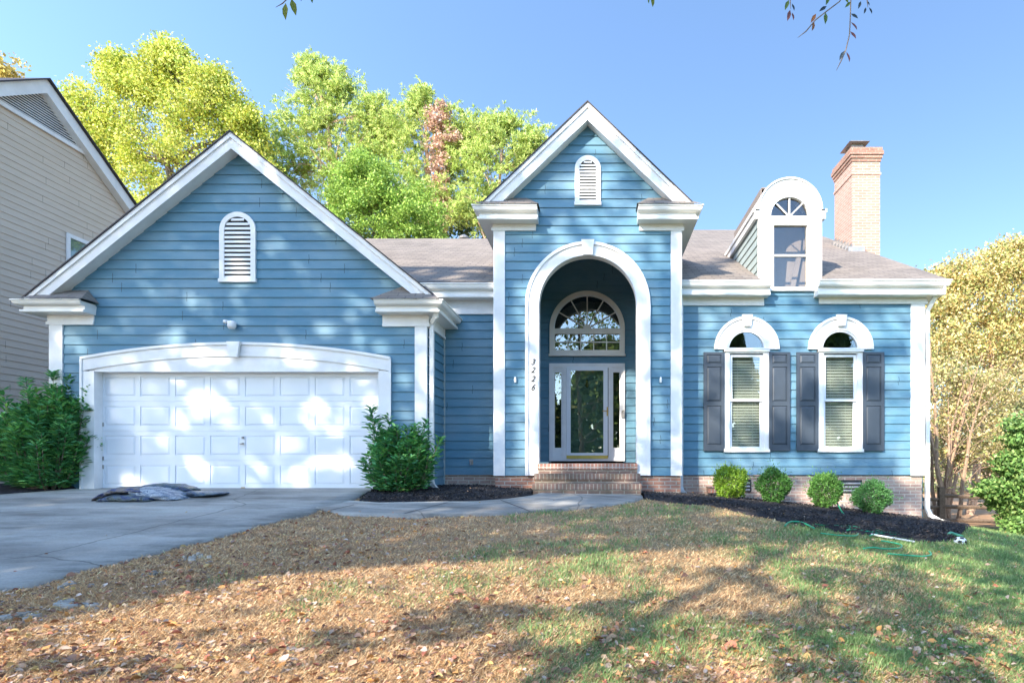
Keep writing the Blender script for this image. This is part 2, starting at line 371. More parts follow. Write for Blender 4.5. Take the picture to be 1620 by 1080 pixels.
# --- garage front wall
gcx, gz0, gr = -6.405, None, 14.04
gtop = Z(566, YG); gap = Z(543, YG)
gR = (2.74**2+(gap-gtop)**2)/(2*(gap-gtop)); gcz = gap-gR
def garc(r, x): return gcz+math.sqrt(r*r-(x-gcx)**2)
GL, GRr = X(131, YG), X(619, YG); GIL, GIR = X(152, YG), X(600, YG)
hdr = Z(588, YG)
rk = .805; gapx, gapz = -6.37, 6.22
up = lambda u: gapz-.10-rk*abs(u-gapx)
mb = MB(); siding(mb, wall_cols(-9.70, -3.04, 0.03, up, [(GL+.05, GRr-.05, 0.03, lambda u: garc(gR-.06, u))], fine=(gapx,)), (0, YG, 0), (1,0,0), (0,-1,0), Z(751, YM)-LAP*6)
# other blue walls: garage flank, recess, portico front, portico flanks, right wing
mb2 = MB(); siding(mb2, wall_cols(YG+.0, YM, .03, lambda u: 3.05, step=1), (-3.02, 0, 0), (0,1,0), (1,0,0), .229)
zb = .245
wall_parts = [('wall', mb), ('wall', mb2)]
m3 = MB(); siding(m3, wall_cols(-3.02, -1.90, zb, lambda u: 3.6), (0, YM, 0), (1,0,0), (0,-1,0), zb)
wall_parts.append(('wall', m3))
pk, pax, paz = .96, -.18, 7.09
pup = lambda u: paz-.10-pk*abs(u-pax)
archtop = lambda u: ACZ+math.sqrt(max(0, (RO-.07)**2-(u-AC)**2))
m4 = MB(); siding(m4, wall_cols(-1.93, 1.575, zb, pup, [(AC-RO+.07, AC+RO-.07, zb, archtop)], fine=(pax,)), (0, YP, 0), (1,0,0), (0,-1,0), zb)
siding(m4, wall_cols(YP, 17.5, zb, lambda u: 5.1, step=2), (1.575, 0, 0), (0,1,0), (1,0,0), zb)
siding(m4, wall_cols(YP, 17.5, zb, lambda u: 5.1, step=2), (-1.93, 0, 0), (0,1,0), (-1,0,0), zb)
wall_parts.append(('wall', m4))
WX = [X(1180.5, YM), X(1328.5, YM)]
wtop = lambda c: (lambda u: Z(555, YM)+math.sqrt(max(0, .46**2-(u-c)**2)))
m5 = MB(); siding(m5, wall_cols(1.575, 6.42, zb, lambda u: 3.86, [(c-.46, c+.46, Z(712, YM), wtop(c)) for c in WX]), (0, YM, 0), (1,0,0), (0,-1,0), zb)
siding(m5, wall_cols(YM, 22, -.6, lambda u: 3.75+.49*(min(u, 40-u)-11.89), fine=(20,), step=1), (6.40, 0, 0), (0,1,0), (1,0,0), zb)
wall_parts.append(('wall', m5))
for n_, b_ in wall_parts: b_.build(n_, 'blue', H)
# left flank of garage, back, light-tight inner shell
b_ = MB(); b_.box(-9.70, -9.68, 11.03, 18, -.1, 3.2); b_.build('side_wall', 'blue', H)
b_ = MB(); b_.box(-9.7, 6.4, 27.6, 27.7, -1.5, 4.0); b_.build('back_wall', 'blue', H)
b_ = MB(); b_.box(-9.7, -3.05, 11.6, 11.62, 0, 3); b_.build('garage_wall', 'dark', H)
# alcove (porch) behind the arch
m6 = MB()
dz = Z(731, YD)
DL, DR_, DT = X(869, YD), X(988.5, YD), Z(575, YD)
FT = lambda u: Z(520, YD)+math.sqrt(max(0, .80**2-(u-X(929, YD))**2))
alc = []
siding(m6, wall_cols(-1.62, 1.42, dz, lambda u: 5.15, [(DL+.03, DR_-.03, dz, lambda u: DT-.03)]), (0, YD, 0), (1,0,0), (0,-1,0), zb)
siding(m6, wall_cols(YP+.06, YD, dz, lambda u: 5.15, step=3), (-1.62, 0, 0), (0,1,0), (1,0,0), zb)
siding(m6, wall_cols(YP+.06, YD, dz, lambda u: 5.15, step=3), (1.42, 0, 0), (0,1,0), (-1,0,0), zb)
m6.build('porch_wall', 'blue', H)
b_ = MB(); b_.box(-1.64, 1.44, YP+.05, YD+.03, 5.15, 5.18); b_.build('porch_ceiling', 'white', H)
# --- corner boards
cb = MB()
cbl = [(X(80,YG), X(101,YG), YG, -.02, Z(507,YG)), (X(657,YG), X(676,YG), YG, -.02, Z(507,YG)),
       (X(781,YP), X(799,YP), YP, Z(752,YP), Z(361,YP)), (X(1061,YP), X(1078.5,YP), YP, Z(752,YP), Z(361,YP)),
       (X(1440,YM), X(1462,YM), YM, Z(752,YM), Z(478,YM))]
for x0, x1, y, z0, z1 in cbl:
    right = x1 > 0 or abs(x1+3.02) < .05
    xs = (x1-.03, x1+.005) if (abs(x1+3.02) < .05 or x1 > 1) else (x0-.005, x0+.03)
    cb2 = MB(); cb2.box(x0, x1, y-.034, y-.002, z0, z1); cb2.box(xs[0], xs[1], y+.0, y+.15, z0, z1); cb2.build('corner_board', 'white', H)
b_ = MB(); b_.box(-3.016, -2.99, YM-.06, YM-.022, .03, 2.9); b_.build('corner_bead', 'cheek', H)

# --- cornices
def profile(zt, ov, h, back=0.0):
    s = h
    return [(back, zt-s), (ov*.74, zt-s), (ov*.76, zt-s*.93), (ov*.76, zt-s*.80), (ov*.66, zt-s*.76), (ov*.66, zt-s*.47), (ov*.84, zt-s*.44), (ov*.90, zt-s*.36),
            (ov*.94, zt-s*.22), (ov*.95, zt-s*.12), (ov, zt-s*.08), (ov, zt), (ov*.9, zt), (ov*.88, zt-.02), (back, zt-.02)]
def frieze(zt, zm, zbm): return ([(.0, zm), (.03, zm), (.03, zt), (0, zt)], [(0, zbm), (.045, zbm), (.045, zm), (0, zm)])
def cornice(path, side, zt, ov, h, zm, zbm, fpath=None):
    a = MB(); a.sweep(profile(zt, ov, h), path, side); a.build('gutter', 'gutter', H)
    f1, f2 = frieze(zt-h, zm, zbm); b = MB(); b.sweep(f1, fpath or path, side); b.sweep(f2, fpath or path, side); b.build('frieze', 'white', H)
# garage returns
GZ = 3.30
cornice([(-8.90, YG), (-9.72, YG), (-9.72, 17)], -1, GZ, .38, .20, 2.985, 2.93, [(-8.93, YG), (-9.72, YG), (-9.72, 17)])
cornice([(-3.85, YG), (-3.02, YG), (-3.02, YM-.03)], 1, GZ, .37, .20, 2.95, 2.90, [(-3.81, YG), (-3.02, YG), (-3.02, YM-.03)])
# portico returns
PZ = 5.19
cornice([(-1.10, YP), (-1.935, YP), (-1.935, 14.4)], -1, PZ, .36, .24, 4.885, 4.825, [(-1.151, YP), (-1.935, YP), (-1.935, 14.4)])
cornice([(.745, YP), (1.579, YP), (1.579, 14.4)], 1, PZ, .36, .24, 4.885, 4.825, [(.783, YP), (1.579, YP), (1.579, 14.4)])
# main wall
cornice([(-3.4, YM), (-1.94, YM)], 1, 3.93, .34, .26, 3.49, 3.40)
cornice([(1.585, YM), (X(1221, YM-.34), YM)], 1, 3.98, .34, .26, 3.655, 3.57, [(1.585, YM), (X(1208, YM), YM)])
cornice([(X(1297, YM-.34), YM), (6.44, YM), (6.44, YM+.5)], 1, 3.99, .36, .27, 3.68, 3.60, [(X(1295, YM), YM), (6.44, YM), (6.44, YM+.5)])
# little shingled roofs on the returns
def little_roof(x0, x1, yw, zt, ov, tipz, tipx0, tipx1, outer):
    a = MB(); yf = yw-ov-.02; z0 = zt+.005
    A = (x0, yf, z0); B = (x1, yf, z0); A2 = (x0 if outer == 'l' else x0, yw+.05, z0 if outer == 'r' else z0); Tl = (tipx0, yw-.005, tipz); Tr = (tipx1, yw-.005, tipz)
    a.poly([A, B, Tr, Tl]); 
    if outer == 'l': a.poly([B, (x1, yw-.005, z0), Tr])
    else: a.poly([A, Tl, (x0, yw-.005, z0)])
    a.build('return_roof', 'shingle', H)
little_roof(-9.95, -8.84, YG, GZ, .38, Z(459, YG), -9.55, X(140, YG), 'l')
little_roof(-3.9, -2.72, YG, GZ, .37, Z(452, YG), X(640, YG), -3.05, 'r')
little_roof(-2.25, -1.07, YP, PZ, .36, Z(313, YP), -1.9, X(832, YP), 'l')
little_roof(.72, 1.9, YP, PZ, .36, Z(313, YP), X(1026, YP), 1.5, 'r')

# --- gable rakes
def rake(ax, az, k, half, y0, y1, vth, name='rake_board'):
    for s in (-1, 1):
        a = MB(); o = lambda x, d: (ax+s*x, az-k*x-d)
        a.prism([o(0,0), o(half,0), o(half,vth*.72), o(half-.2,vth), o(0,vth)], y0, y1); a.build(name, 'white', H)
        a = MB(); a.prism([o(0,-.002), o(half+.02,-.002), o(half+.02,.085), o(0,.085)], y0-.028, y0-.002); a.build('rake_moulding', 'white', H)
        a = MB(); a.prism([o(-.0,-.03), o(half+.05,-.03), o(half+.05,-.004), o(0,-.004)], y0-.05, y1+.3); a.build('drip_edge', 'edge', H)
rake(gapx, gapz, rk, 3.55, YG-.24, YG-.004, .27)
rake(pax, paz, pk, 1.90, YP-.24, YP-.004, .30)
# --- roofs
def slab(pts, t=.05):
    a = MB(); p = [Vector(q) for q in pts]; n = (p[1]-p[0]).cross(p[2]-p[0]).normalized()
    if n.z > 0: n = -n
    q = [v+n*t for v in p]; a.poly(p); a.poly(q[::-1])
    for i in range(len(p)): j = (i+1) % len(p); a.poly([p[i], q[i], q[j], p[j]])
    return a
e = .012
for s in (-1, 1): slab([(gapx, YG-.26, gapz+e), (gapx+s*3.62, YG-.26, gapz+e-3.62*rk), (gapx+s*3.62, 19, gapz+e-3.62*rk), (gapx, 19, gapz+e)]).build('roof', 'shingle', H)
for s in (-1, 1): slab([(pax, YP-.26, paz+e), (pax+s*2.03, YP-.26, paz+e-2.03*pk), (pax+s*2.03, 18.2, paz+e-2.03*pk), (pax, 18.2, paz+e)]).build('roof', 'shingle', H)
ez = lambda Y: 3.955+.49*(Y-(YM-.30))
slab([(-6.8, YM-.30, ez(YM-.30)), (-1.94, YM-.30, ez(YM-.30)), (-1.94, 18.2, ez(18.2)), (-6.8, 18.2, ez(18.2))]).build('roof', 'shingle', H)
slab([(-6.8, 18.2, ez(18.2)), (-1.94, 18.2, ez(18.2)), (-1.94, 26, ez(10.4)), (-6.8, 26, ez(10.4))]).build('roof', 'shingle', H)
rz = lambda Y: 4.0+.49*(Y-(YM-.30))
DX0, DX1 = 3.13, 4.44
a = MB()
y0 = YM-.30
slab([(1.585, y0, rz(y0)), (DX0+.02, y0, rz(y0)), (DX0+.02, 20, rz(20)), (-2.3, 20, rz(20)), (-2.3,18.2,rz(18.2)), (1.585, 14.0, rz(14.0))]).build('roof', 'shingle', H)
slab([(DX1-.02, y0, rz(y0)), (6.78, y0, rz(y0)), (6.68, 20, rz(20)), (DX1-.02, 20, rz(20))]).build('roof', 'shingle', H)
slab([(DX0+.02, 13.6, rz(13.6)), (DX1-.02, 13.6, rz(13.6)), (DX1-.02, 20, rz(20)), (DX0+.02, 20, rz(20))]).build('roof', 'shingle', H)
slab([(-2.3, 20, rz(20)), (6.68, 20, rz(20)), (6.68, 28, rz(12)), (-2.3, 28, rz(12))]).build('roof', 'shingle', H)
b_ = MB(); b_.prism([(y0, rz(y0)-.22), (20, rz(20)-.22), (20, rz(20)-.045), (y0, rz(y0)-.045)], 6.66, 6.70, 'x'); b_.prism([(y0+.1, rz(y0)-.24), (20, rz(20)-.24), (20, rz(20)-.22), (y0+.1, rz(y0)-.22)], 6.42, 6.69, 'x'); b_.build('rake_board', 'white', H)

# --- louvred gable vents
def vent(cx, z0, zs, w, y, name='gable_vent', n=14):
    v = MB(); r = w/2; ri = r-.085
    fr = [(cx+r, z0), (cx+r, zs)]+arc(cx, zs, r, 0, 180, 20)+[(cx-r, zs), (cx-r, z0)]
    fi = [(cx+ri, z0), (cx+ri, zs)]+arc(cx, zs, ri, 0, 180, 20)+[(cx-ri, zs), (cx-ri, z0)]
    v.band(fi, fr, y-.045, y-.004); v.box(cx-r-.012, cx+r+.012, y-.06, y-.004, z0-.012, z0+.05); f = v.build(name, 'white', H)
    d = MB(); d.prism([(cx-ri-.01, z0)]+[(cx+ri+.01, z0)]+arc(cx, zs, ri+.01, 0, 180, 16), y-.026, y-.024); d.build('backing', 'dark', f)
    l = MB(); top = zs+ri; step = (top-z0-.05)/n
    for i in range(n):
        z = z0+.06+i*step; hw = ri if z+step*.5 < zs else math.sqrt(max(0.0004, ri*ri-(z+step*.5-zs)**2))
        l.obox((cx-hw, y-.042, z), (2*hw, 0, 0), (0, .016, step*.55), (0, .006, -.006))
    l.build('louvres', 'white', f)
vent(X(377.5, YG), Z(446, YG), Z(365, YG), .64, YG)
vent(X(930, YP), Z(325, YP), Z(268, YP), .485, YP, n=13)

# --- garage surround and door
s_ = MB(); xs = np.linspace(GL, GRr, 33)
s_.band([(x, garc(gR-.235, x)) for x in xs], [(x, garc(gR, x)) for x in xs], YG-.045, YG-.001)
s_.box(GL, GIL, YG-.045, YG-.001, -.02, garc(gR-.235, GL)); s_.box(GIR, GRr, YG-.045, YG-.001, -.02, garc(gR-.235, GRr))
sur = s_.build('garage_surround', 'white', H)
s_ = MB(); s_.band([(x, garc(gR-.035, x)) for x in xs], [(x, garc(gR+.012, x)) for x in xs], YG-.07, YG-.046)
s_.box(GL-.012, GL+.03, YG-.062, YG-.046, -.02, garc(gR, GL)-.03); s_.box(GRr-.03, GRr+.012, YG-.062, YG-.046, -.02, garc(gR, GRr)-.03)
s_.build('crown_moulding', 'white', sur)
s_ = MB(); xi = np.linspace(GIL, GIR, 33); s_.band([(x, hdr) for x in xi], [(x, garc(gR-.225, x)) for x in xi], YG-.02, YG+.15); s_.build('arch_infill', 'white', sur)
s_ = MB(); kx = X(375, YG); s_.prism([(kx-.07, Z(566,YG)), (kx+.07, Z(566,YG)), (kx+.115, Z(542,YG)), (kx-.115, Z(542,YG))], YG-.13, YG-.072); s_.build('keystone', 'white', sur)
for xj in (GIL-.12, GIR): s_ = MB(); s_.box(xj, xj+.12, YG+.001, YG+.22, -.02, hdr+.1); s_.build('jamb', 'white', sur)
YDr = YG+.15
g_ = MB(); gd0, gd1 = GIL, GIR; sec = (hdr+.02)/4
g_.box(gd0, gd1, YDr+.012, YDr+.05, 0.0, hdr+.05)
gdoor = g_.build('garage_door', 'door_white', H)
cw = (gd1-gd0)/8
for r_ in range(4):
    p_ = MB(); z0 = r_*sec+.004; z1 = (r_+1)*sec-.004
    # stiles and rails around recessed, raised-centre panels
    zi0, zi1 = z0+.085, z1-.085
    p_.box(gd0, gd1, YDr, YDr+.011, z0, zi0); p_.box(gd0, gd1, YDr, YDr+.011, zi1, z1)
    for c in range(9):
        xa = gd0+c*cw-(.045 if c else 0); xb = gd0+c*cw+(.045 if c < 8 else 0)
        p_.box(xa, xb, YDr, YDr+.011, zi0, zi1)
    for c in range(8):
        xa = gd0+c*cw+.085; xb = gd0+(c+1)*cw-.085; za, zb2 = zi0+.04, zi1-.04; n = len(p_.v)
        p_.v += [(xa-.03, YDr+.0115, za-.03), (xb+.03, YDr+.0115, za-.03), (xb+.03, YDr+.0115, zb2+.03), (xa-.03, YDr+.0115, zb2+.03), (xa, YDr+.001, za), (xb, YDr+.001, za), (xb, YDr+.001, zb2), (xa, YDr+.001, zb2)]
        for q in ((0,1,5,4),(1,2,6,5),(2,3,7,6),(3,0,4,7),(4,5,6,7)): p_.f.append(tuple(n+i for i in q))
    p_.build('door_section', 'door_white', gdoor)
h_ = MB(); kx = X(385, YDr); h_.lathe((kx, YDr-.02, Z(692, YDr)), [(.0, -.02), (.022, -.02), (.022, .02), (0, .02)], 8); h_.build('lock', 'metal', gdoor); h_ = MB(); h_.box(kx-.045, kx+.03, YDr-.04, YDr-.028, Z(703, YDr), Z(701, YDr)); h_.box(kx-.01, kx+.01, YDr-.04, YDr, Z(703,YDr), Z(700,YDr));
h_.build('door_handle', 'metal', gdoor)
h_ = MB(); h_.box(kx-.03, kx+.03, YDr-.03, YDr, .015, .05); h_.build('pull', 'brass', gdoor)
h_ = MB(); h_.box(gd0, gd1, YDr-.01, YDr+.04, -.02, .004); h_.build('weather_seal', 'black', gdoor)
for zz in (sec, 2*sec+.08, sec*.9-.1): h_ = MB(); h_.box(gd0+.0, gd0+.02, YDr-.012, YDr, zz, zz+.07); h_.build('hinge', 'metal', gdoor)
# floodlight above the garage
lx, lz = X(371, YG), Z(516, YG)
l_ = MB(); l_.lathe((lx+.01, YG-.10, lz), [(0,-.07),(.055,-.06),(.07,-.02),(.07,.05),(.05,.065),(0,.07)], 14); l_.box(lx-.115, lx-.0, YG-.12, YG-.09, lz+.045, lz+.075); l_.box(lx-.12, lx-.07, YG-.14, YG-.07, lz+.03, lz+.085); l_.box(lx-.03, lx+.04, YG-.06, YG-.01, lz-.03, lz+.05)
l_.build('security_light', 'white', H, True)

# --- entry arch surround
def arch_pts(cx, cz, r, zb_, n=32): return [(cx+r, zb_), (cx+r, cz)]+arc(cx, cz, r, 0, 180, n)+[(cx-r, cz), (cx-r, zb_)]
zs_ = Z(751.5, YP)
a = MB(); a.band(arch_pts(AC, ACZ, RI, zs_), arch_pts(AC, ACZ, RO, zs_), YP-.05, YP-.001); ent = a.build('entry_arch', 'white', H)
a = MB(); a.band(arch_pts(AC, ACZ, RO-.045, zs_), arch_pts(AC, ACZ, RO+.012, zs_), YP-.078, YP-.051); a.build('outer_moulding', 'white', ent)
a = MB(); a.band(arch_pts(AC, ACZ, RI-.003, dz), arch_pts(AC, ACZ, RI+.03, dz), YP+.0, YP+.16); a.build('arch_reveal', 'white', ent)
a = MB(); a.prism([(AC-.085, ACZ+RI-.01), (AC+.085, ACZ+RI-.01), (AC+.12, ACZ+RO+.03), (AC-.12, ACZ+RO+.03)], YP-.12, YP-.08); a.build('keystone', 'white', ent)
for ch, py in zip('3226', (573, 585.5, 599.5, 613)):
    cu = bpy.data.curves.new('house_number', 'FONT'); cu.body = ch; cu.size = .155; cu.shear = .35; cu.extrude = .004; cu.align_x = 'CENTER'; cu.offset = .0015
    to = bpy.data.objects.new('tmp', cu); C.objects.link(to); bpy.context.view_layer.update()
    me = bpy.data.meshes.new_from_object(to.evaluated_get(bpy.context.evaluated_depsgraph_get())); bpy.data.objects.remove(to)
    me.transform(Matrix.Translation((X(843, YP), YP-.056, Z(py, YP)-.053)) @ Matrix.Rotation(R(90), 4, 'X')); me.materials.clear()
    link('house_number', me, 'black', H)
for px in (815.5, 1045):
    a = MB(); a.lathe((X(px, YP), YP-.045, Z(601, YP)), [(0,-.055),(.018,-.05),(.024,0),(.016,.05),(0,.055)], 8); a.box(X(px,YP)-.02, X(px,YP)+.02, YP-.045, YP-.012, Z(604,YP), Z(600,YP)); a.build('lamp_socket', 'pvc', H)
# --- brick steps and foundation
st = MB()
sx = [(X(851,11.5), X(1008,11.5), 11.5, Z(748,11.5), .469), (X(846,11.2), X(1012,11.2), 11.2, Z(765,11.2)-.0, .288), (X(843,10.9), X(1014,10.9), 10.9, -.2, .116)]
stp = MB()
for (x0, x1, y, z0, z1) in sx: stp.box(x0, x1, y+.02, 12.2, z0-.3, z1-.1)
steps = stp.build('brick_steps', 'step_dark', H)
for i, (x0, x1, y, z0, z1) in enumerate(sx):
    t_ = MB(); t_.box(x0-.012, x1+.012, y, y+.33, z1-.1, z1); t_.build('tread', 'rowlock' if i == 0 else 'rowlock_dark', steps)
b_ = MB(); b_.box(-1.62, 1.42, YP+.17, YD, .40, .4685); b_.box(-1.08, .725, 11.52, YP+.169, .40, .4685); b_.build('porch_floor', 'rowlock', H)
fz = zb-.012
f_ = MB(); f_.box(-3.0, -1.90, YM+.02, YM+.25, -.3, fz); f_.build('foundation', 'brick_pale', H)
f_ = MB(); f_.box(-1.92, -1.10, YP+.012, YP+.25, -.35, fz); f_.build('foundation', 'brick', H)
f_ = MB(); f_.box(.76, 1.565, YP+.012, YP+.25, -.4, fz); f_.build('foundation', 'brick', H)
f_ = MB(); f_.box(1.57, 6.40, YM+.018, YM+.25, -1.3, fz); f_.box(6.2, 6.40, YM+.26, 26, -2.2, fz-.3); f_.build('foundation', 'brick_pale', H)
for pa, pb, ya, yb in ((1328, 1364, 759, 779), (1168, 1188, 758, 778)):
    v_ = MB(); x0, x1, z0, z1 = X(pa, YM), X(pb, YM), Z(yb, YM), Z(ya, YM)
    v_.box(x0, x1, YM+.0, YM+.017, z0, z1); fv = v_.build('crawlspace_vent', 'black', H)
    v_ = MB()
    for i in range(3): v_.obox((x0+.02, YM-.014, z0+.04+i*.07), (x1-x0-.04, 0, 0), (0, .012, .02), (0, .003, -.02))
    v_.build('louvres', 'metal', fv)

# --- windows of the right wing
def window(cx):
    Y = YM; hw = (1216-1146)/2*Y/F; z0, z1 = Z(714, Y), Z(556, Y)
    gh = 22*Y/F
    fr = MB(); fr.box(cx-hw, cx-gh-.055, Y-.04, Y+.03, z0+.05, z1); fr.box(cx+gh+.055, cx+hw, Y-.04, Y+.03, z0+.05, z1)
    fr.box(cx-gh-.055, cx+gh+.055, Y-.04, Y+.03, z1-.04, z1); fr.box(cx-hw-.015, cx+hw+.015, Y-.065, Y+.03, z0-.01, z0+.05)
    w = fr.build('window', 'white', H)
    s = MB(); s.box(cx-hw-.01, cx+hw+.01, Y-.075, Y-.041, z1-.012, z1+.028); s.build('ledge', 'white', w)
    # double-hung sashes
    gt, gb, gm = Z(565, Y), Z(706, Y), Z(633, Y)
    for (za, zc, yy) in ((gm-.02, gt+.05, Y+.0), (gb-.05, gm+.02, Y+.03)):
        q = MB(); q.box(cx-gh-.055, cx-gh, yy, yy+.03, za, zc); q.box(cx+gh, cx+gh+.055, yy, yy+.03, za, zc)
        q.box(cx-gh, cx+gh, yy, yy+.03, za, za+.045); q.box(cx-gh, cx+gh, yy, yy+.03, zc-.045, zc); q.build('sash', 'door_white', w)
        q = MB(); q.box(cx-gh, cx+gh, yy+.012, yy+.016, za+.045, zc-.045); q.build('pane', 'glass', w)
    bl = MB(); z = gb+.03
    while z < gt-.01:
        bl.obox((cx-gh-.03, Y+.09, z), (2*gh+.06, 0, 0), (0, -.018, -.040), (0, .001, .003)); z += .056
    for dx in (-gh*.55, gh*.55): bl.box(cx+dx-.004, cx+dx+.004, Y+.098, Y+.10, gb, gt)
    bl.box(cx-gh-.04, cx+gh+.04, Y+.09, Y+.13, gt-.02, gt+.06); bl.build('blind', 'blind', w)
    # half-round light and its surround
    zc = Z(555, Y)+.028; ro, ri = 51*Y/F, 27.5*Y/F
    s = MB(); s.band(arc(cx, zc, ri+.035, 0, 180, 24), arc(cx, zc, ro, 0, 180, 24), Y-.05, Y-.001); ar = s.build('arch_head', 'white', H)
    s = MB(); s.band(arc(cx, zc, ro-.045, 0, 180, 24), arc(cx, zc, ro+.008, 0, 180, 24), Y-.075, Y-.051); s.build('outer_moulding', 'white', ar)
    s = MB(); s.band(arc(cx, zc, ri, 0, 180, 24), arc(cx, zc, ri+.04, 0, 180, 24), Y-.03, Y+.02); s.box(cx-ri, cx+ri, Y-.03, Y+.02, zc, zc+.03); s.build('sash', 'door_white', ar)
    s = MB(); s.prism([(cx-.07, zc+ro-.19), (cx+.07, zc+ro-.19), (cx+.105, zc+ro+.03), (cx-.105, zc+ro+.03)], Y-.115, Y-.077); s.build('keystone', 'white', ar)
    s = MB(); s.prism(arc(cx, zc, ri, 0, 180, 24), Y+.0, Y+.004); s.build('pane', 'glass', ar)
    s = MB(); s.box(cx-.62, cx-.6, Y+.05, Y+1.3, z0-.1, z1+.8); s.box(cx+.6, cx+.62, Y+.05, Y+1.3, z0-.1, z1+.8); s.box(cx-.62, cx+.62, Y+1.3, Y+1.32, z0-.1, z1+.8); s.box(cx-.6, cx+.6, Y+.05, Y+1.3, z1+.78, z1+.8); s.box(cx-.6, cx+.6, Y+.05, Y+1.3, z0-.1, z0-.08); s.build('window_recess', 'dark', w)
for c in WX: window(c)
def shutter(px0, px1):
    Y = YM; x0, x1 = X(px0, Y), X(px1, Y); z0, z1 = Z(713, Y), Z(557.5, Y); h = z1-z0; b = .062
    s = MB(); s.box(x0, x1, Y-.040, Y-.022, z0, z1); fr = [(.06, .455), (.50, .85), (.885, .975)]
    s.box(x0, x0+b, Y-.058, Y-.0405, z0, z1); s.box(x1-b, x1, Y-.058, Y-.0405, z0, z1); prev = 0
    for lo, hi in fr: s.box(x0+b, x1-b, Y-.058, Y-.0405, z0+prev*h, z0+lo*h); prev = hi
    s.box(x0+b, x1-b, Y-.058, Y-.0405, z0+prev*h, z1)
    for lo, hi in fr:
        a, c, d, e_ = x0+b+.008, x1-b-.008, z0+lo*h+.008, z0+hi*h-.008; i = .028; n = len(s.v)
        s.v += [(a,Y-.0415,d),(c,Y-.0415,d),(c,Y-.0415,e_),(a,Y-.0415,e_),(a+i,Y-.054,d+i),(c-i,Y-.054,d+i),(c-i,Y-.054,e_-i),(a+i,Y-.054,e_-i)]
        for q in ((0,1,5,4),(1,2,6,5),(2,3,7,6),(3,0,4,7),(4,5,6,7)): s.f.append(tuple(n+k for k in q))
    s.build('shutter', 'shutter', H)
for a_, b_ in ((1112.5, 1145.5), (1215.5, 1249), (1259, 1293.5), (1363.5, 1397)): shutter(a_, b_)

# --- dormer
YR = YM-.012
dc = (DX0+DX1)/2; dr = (DX1-DX0)/2-.05; dzc = Z(333, YR); dbz = Z(461, YR)
g0, g1 = X(1223, YR), X(1276, YR); gzb, gzt = Z(455, YR), Z(357, YR); hr = X(1279, YR)-X(1249, YR); hcx = X(1248.5, YR); hz = Z(343, YR)
outer = lambda u: dzc+math.sqrt(max(0, dr*dr-(u-dc)**2))
f_ = MB(); us = sorted(set([DX0+.03, DX1-.03, g0, g1, hcx-hr, hcx+hr]+list(np.linspace(dc-dr, dc+dr, 33))+list(np.linspace(hcx-hr, hcx+hr, 17))))
for ua, ub in zip(us, us[1:]):
    um = (ua+ub)/2; ta = outer(ua) if abs(ua-dc) < dr else dzc; tb = outer(ub) if abs(ub-dc) < dr else dzc
    ys = []
    if abs(um-hcx) < hr:
        q = lambda u: hz+math.sqrt(max(0, hr*hr-(u-hcx)**2)); ys.append((q(ua), q(ub), ta, tb))
        ys.append((gzt, gzt, hz, hz) if g0 < um < g1 else (dbz, dbz, hz, hz))
        if g0 < um < g1: ys.append((dbz, dbz, gzb, gzb))
    else: ys.append((dbz, dbz, ta, tb))
    for la, lb, ha, hb in ys: f_.prism([(ua, la), (ub, lb), (ub, hb), (ua, ha)], YR-.03, YR+.05)
dorm = f_.build('dormer', 'white', H)
f_ = MB(); f_.band([(g0-.0, gzb)]+[(g0, gzt)]+[(g1, gzt)]+[(g1, gzb)]+[(g0, gzb)], [(g0-.05, gzb-.05), (g0-.05, gzt+.05), (g1+.05, gzt+.05), (g1+.05, gzb-.05), (g0-.05, gzb-.05)], YR-.055, YR-.031)
f_.band(arc(hcx, hz, hr, 0, 180, 20), arc(hcx, hz, hr+.035, 0, 180, 20), YR-.05, YR-.031); f_.box(hcx-hr, hcx+hr, YR-.045, YR-.031, hz-.03, hz)
f_.box(X(1213,YR), X(1292,YR), YR-.06, YR-.031, dbz, dbz+.06); f_.build('window_casing', 'white', dorm)
f_ = MB(); f_.box(g0, g1, YR-.02, YR+.02, Z(406,YR), Z(403,YR)); f_.build('meeting_rail', 'white', dorm); f_ = MB()
for an in (45, 90, 135): f_.obox((hcx-.012*math.sin(R(an)), YR-.02, hz+.012*math.cos(R(an))), (.024*math.sin(R(an)), 0, -.024*math.cos(R(an))), (0, .03, 0), (hr*math.cos(R(an)), 0, hr*math.sin(R(an))))
f_.build('muntins', 'white', dorm)
f_ = MB(); f_.prism([(g0,gzb),(g1,gzb),(g1,gzt),(g0,gzt)], YR+.02, YR+.023); f_.prism(arc(hcx, hz, hr, 0, 180, 20), YR+.02, YR+.023); f_.build('pane', 'glass_clear', dorm)
f_ = MB(); f_.poly([(DX0+.12, YR+.9, 5.9), (DX1-.12, YR+.9, 5.9), (DX1-.12, YR+.45, 3.72), (DX0+.12, YR+.45, 3.72)]); f_.box(DX0+.10, DX0+.12, YR+.06, 14.6, 3.7, 5.9); f_.box(DX1-.12, DX1-.10, YR+.06, 14.6, 3.7, 5.9); f_.box(DX0+.12, DX1-.12, 14.6, 14.62, 3.7, 5.9); f_.obox((DX0+.12, YR+.06, 5.9), (DX1-DX0-.24,0,0), (0,2.5,-.0), (0,0,.02)); f_.box(DX0+.12, DX1-.12, YR+.06, 14.6, 3.68, 3.7)
f_.obox((g1-.28, YR+.3, 3.74), (.10,.0,0), (.0,.04,0), (.30,.3,1.1)); f_.build('inner_room', 'room', dorm)
f_ = MB(); yb_ = 15.9; inn = [(DX0, dzc)]+arc(dc, dzc, dr, 180, 0, 24)+[(DX1, dzc)]; out_ = [(DX0-.03, dzc+.0)]+arc(dc, dzc, dr+.03, 180, 0, 24)+[(DX1+.03, dzc+.0)]
f_.band(inn, out_, YR-.06, 16.2); f_.build('barrel_roof', 'white', dorm)
cyb = 14.75
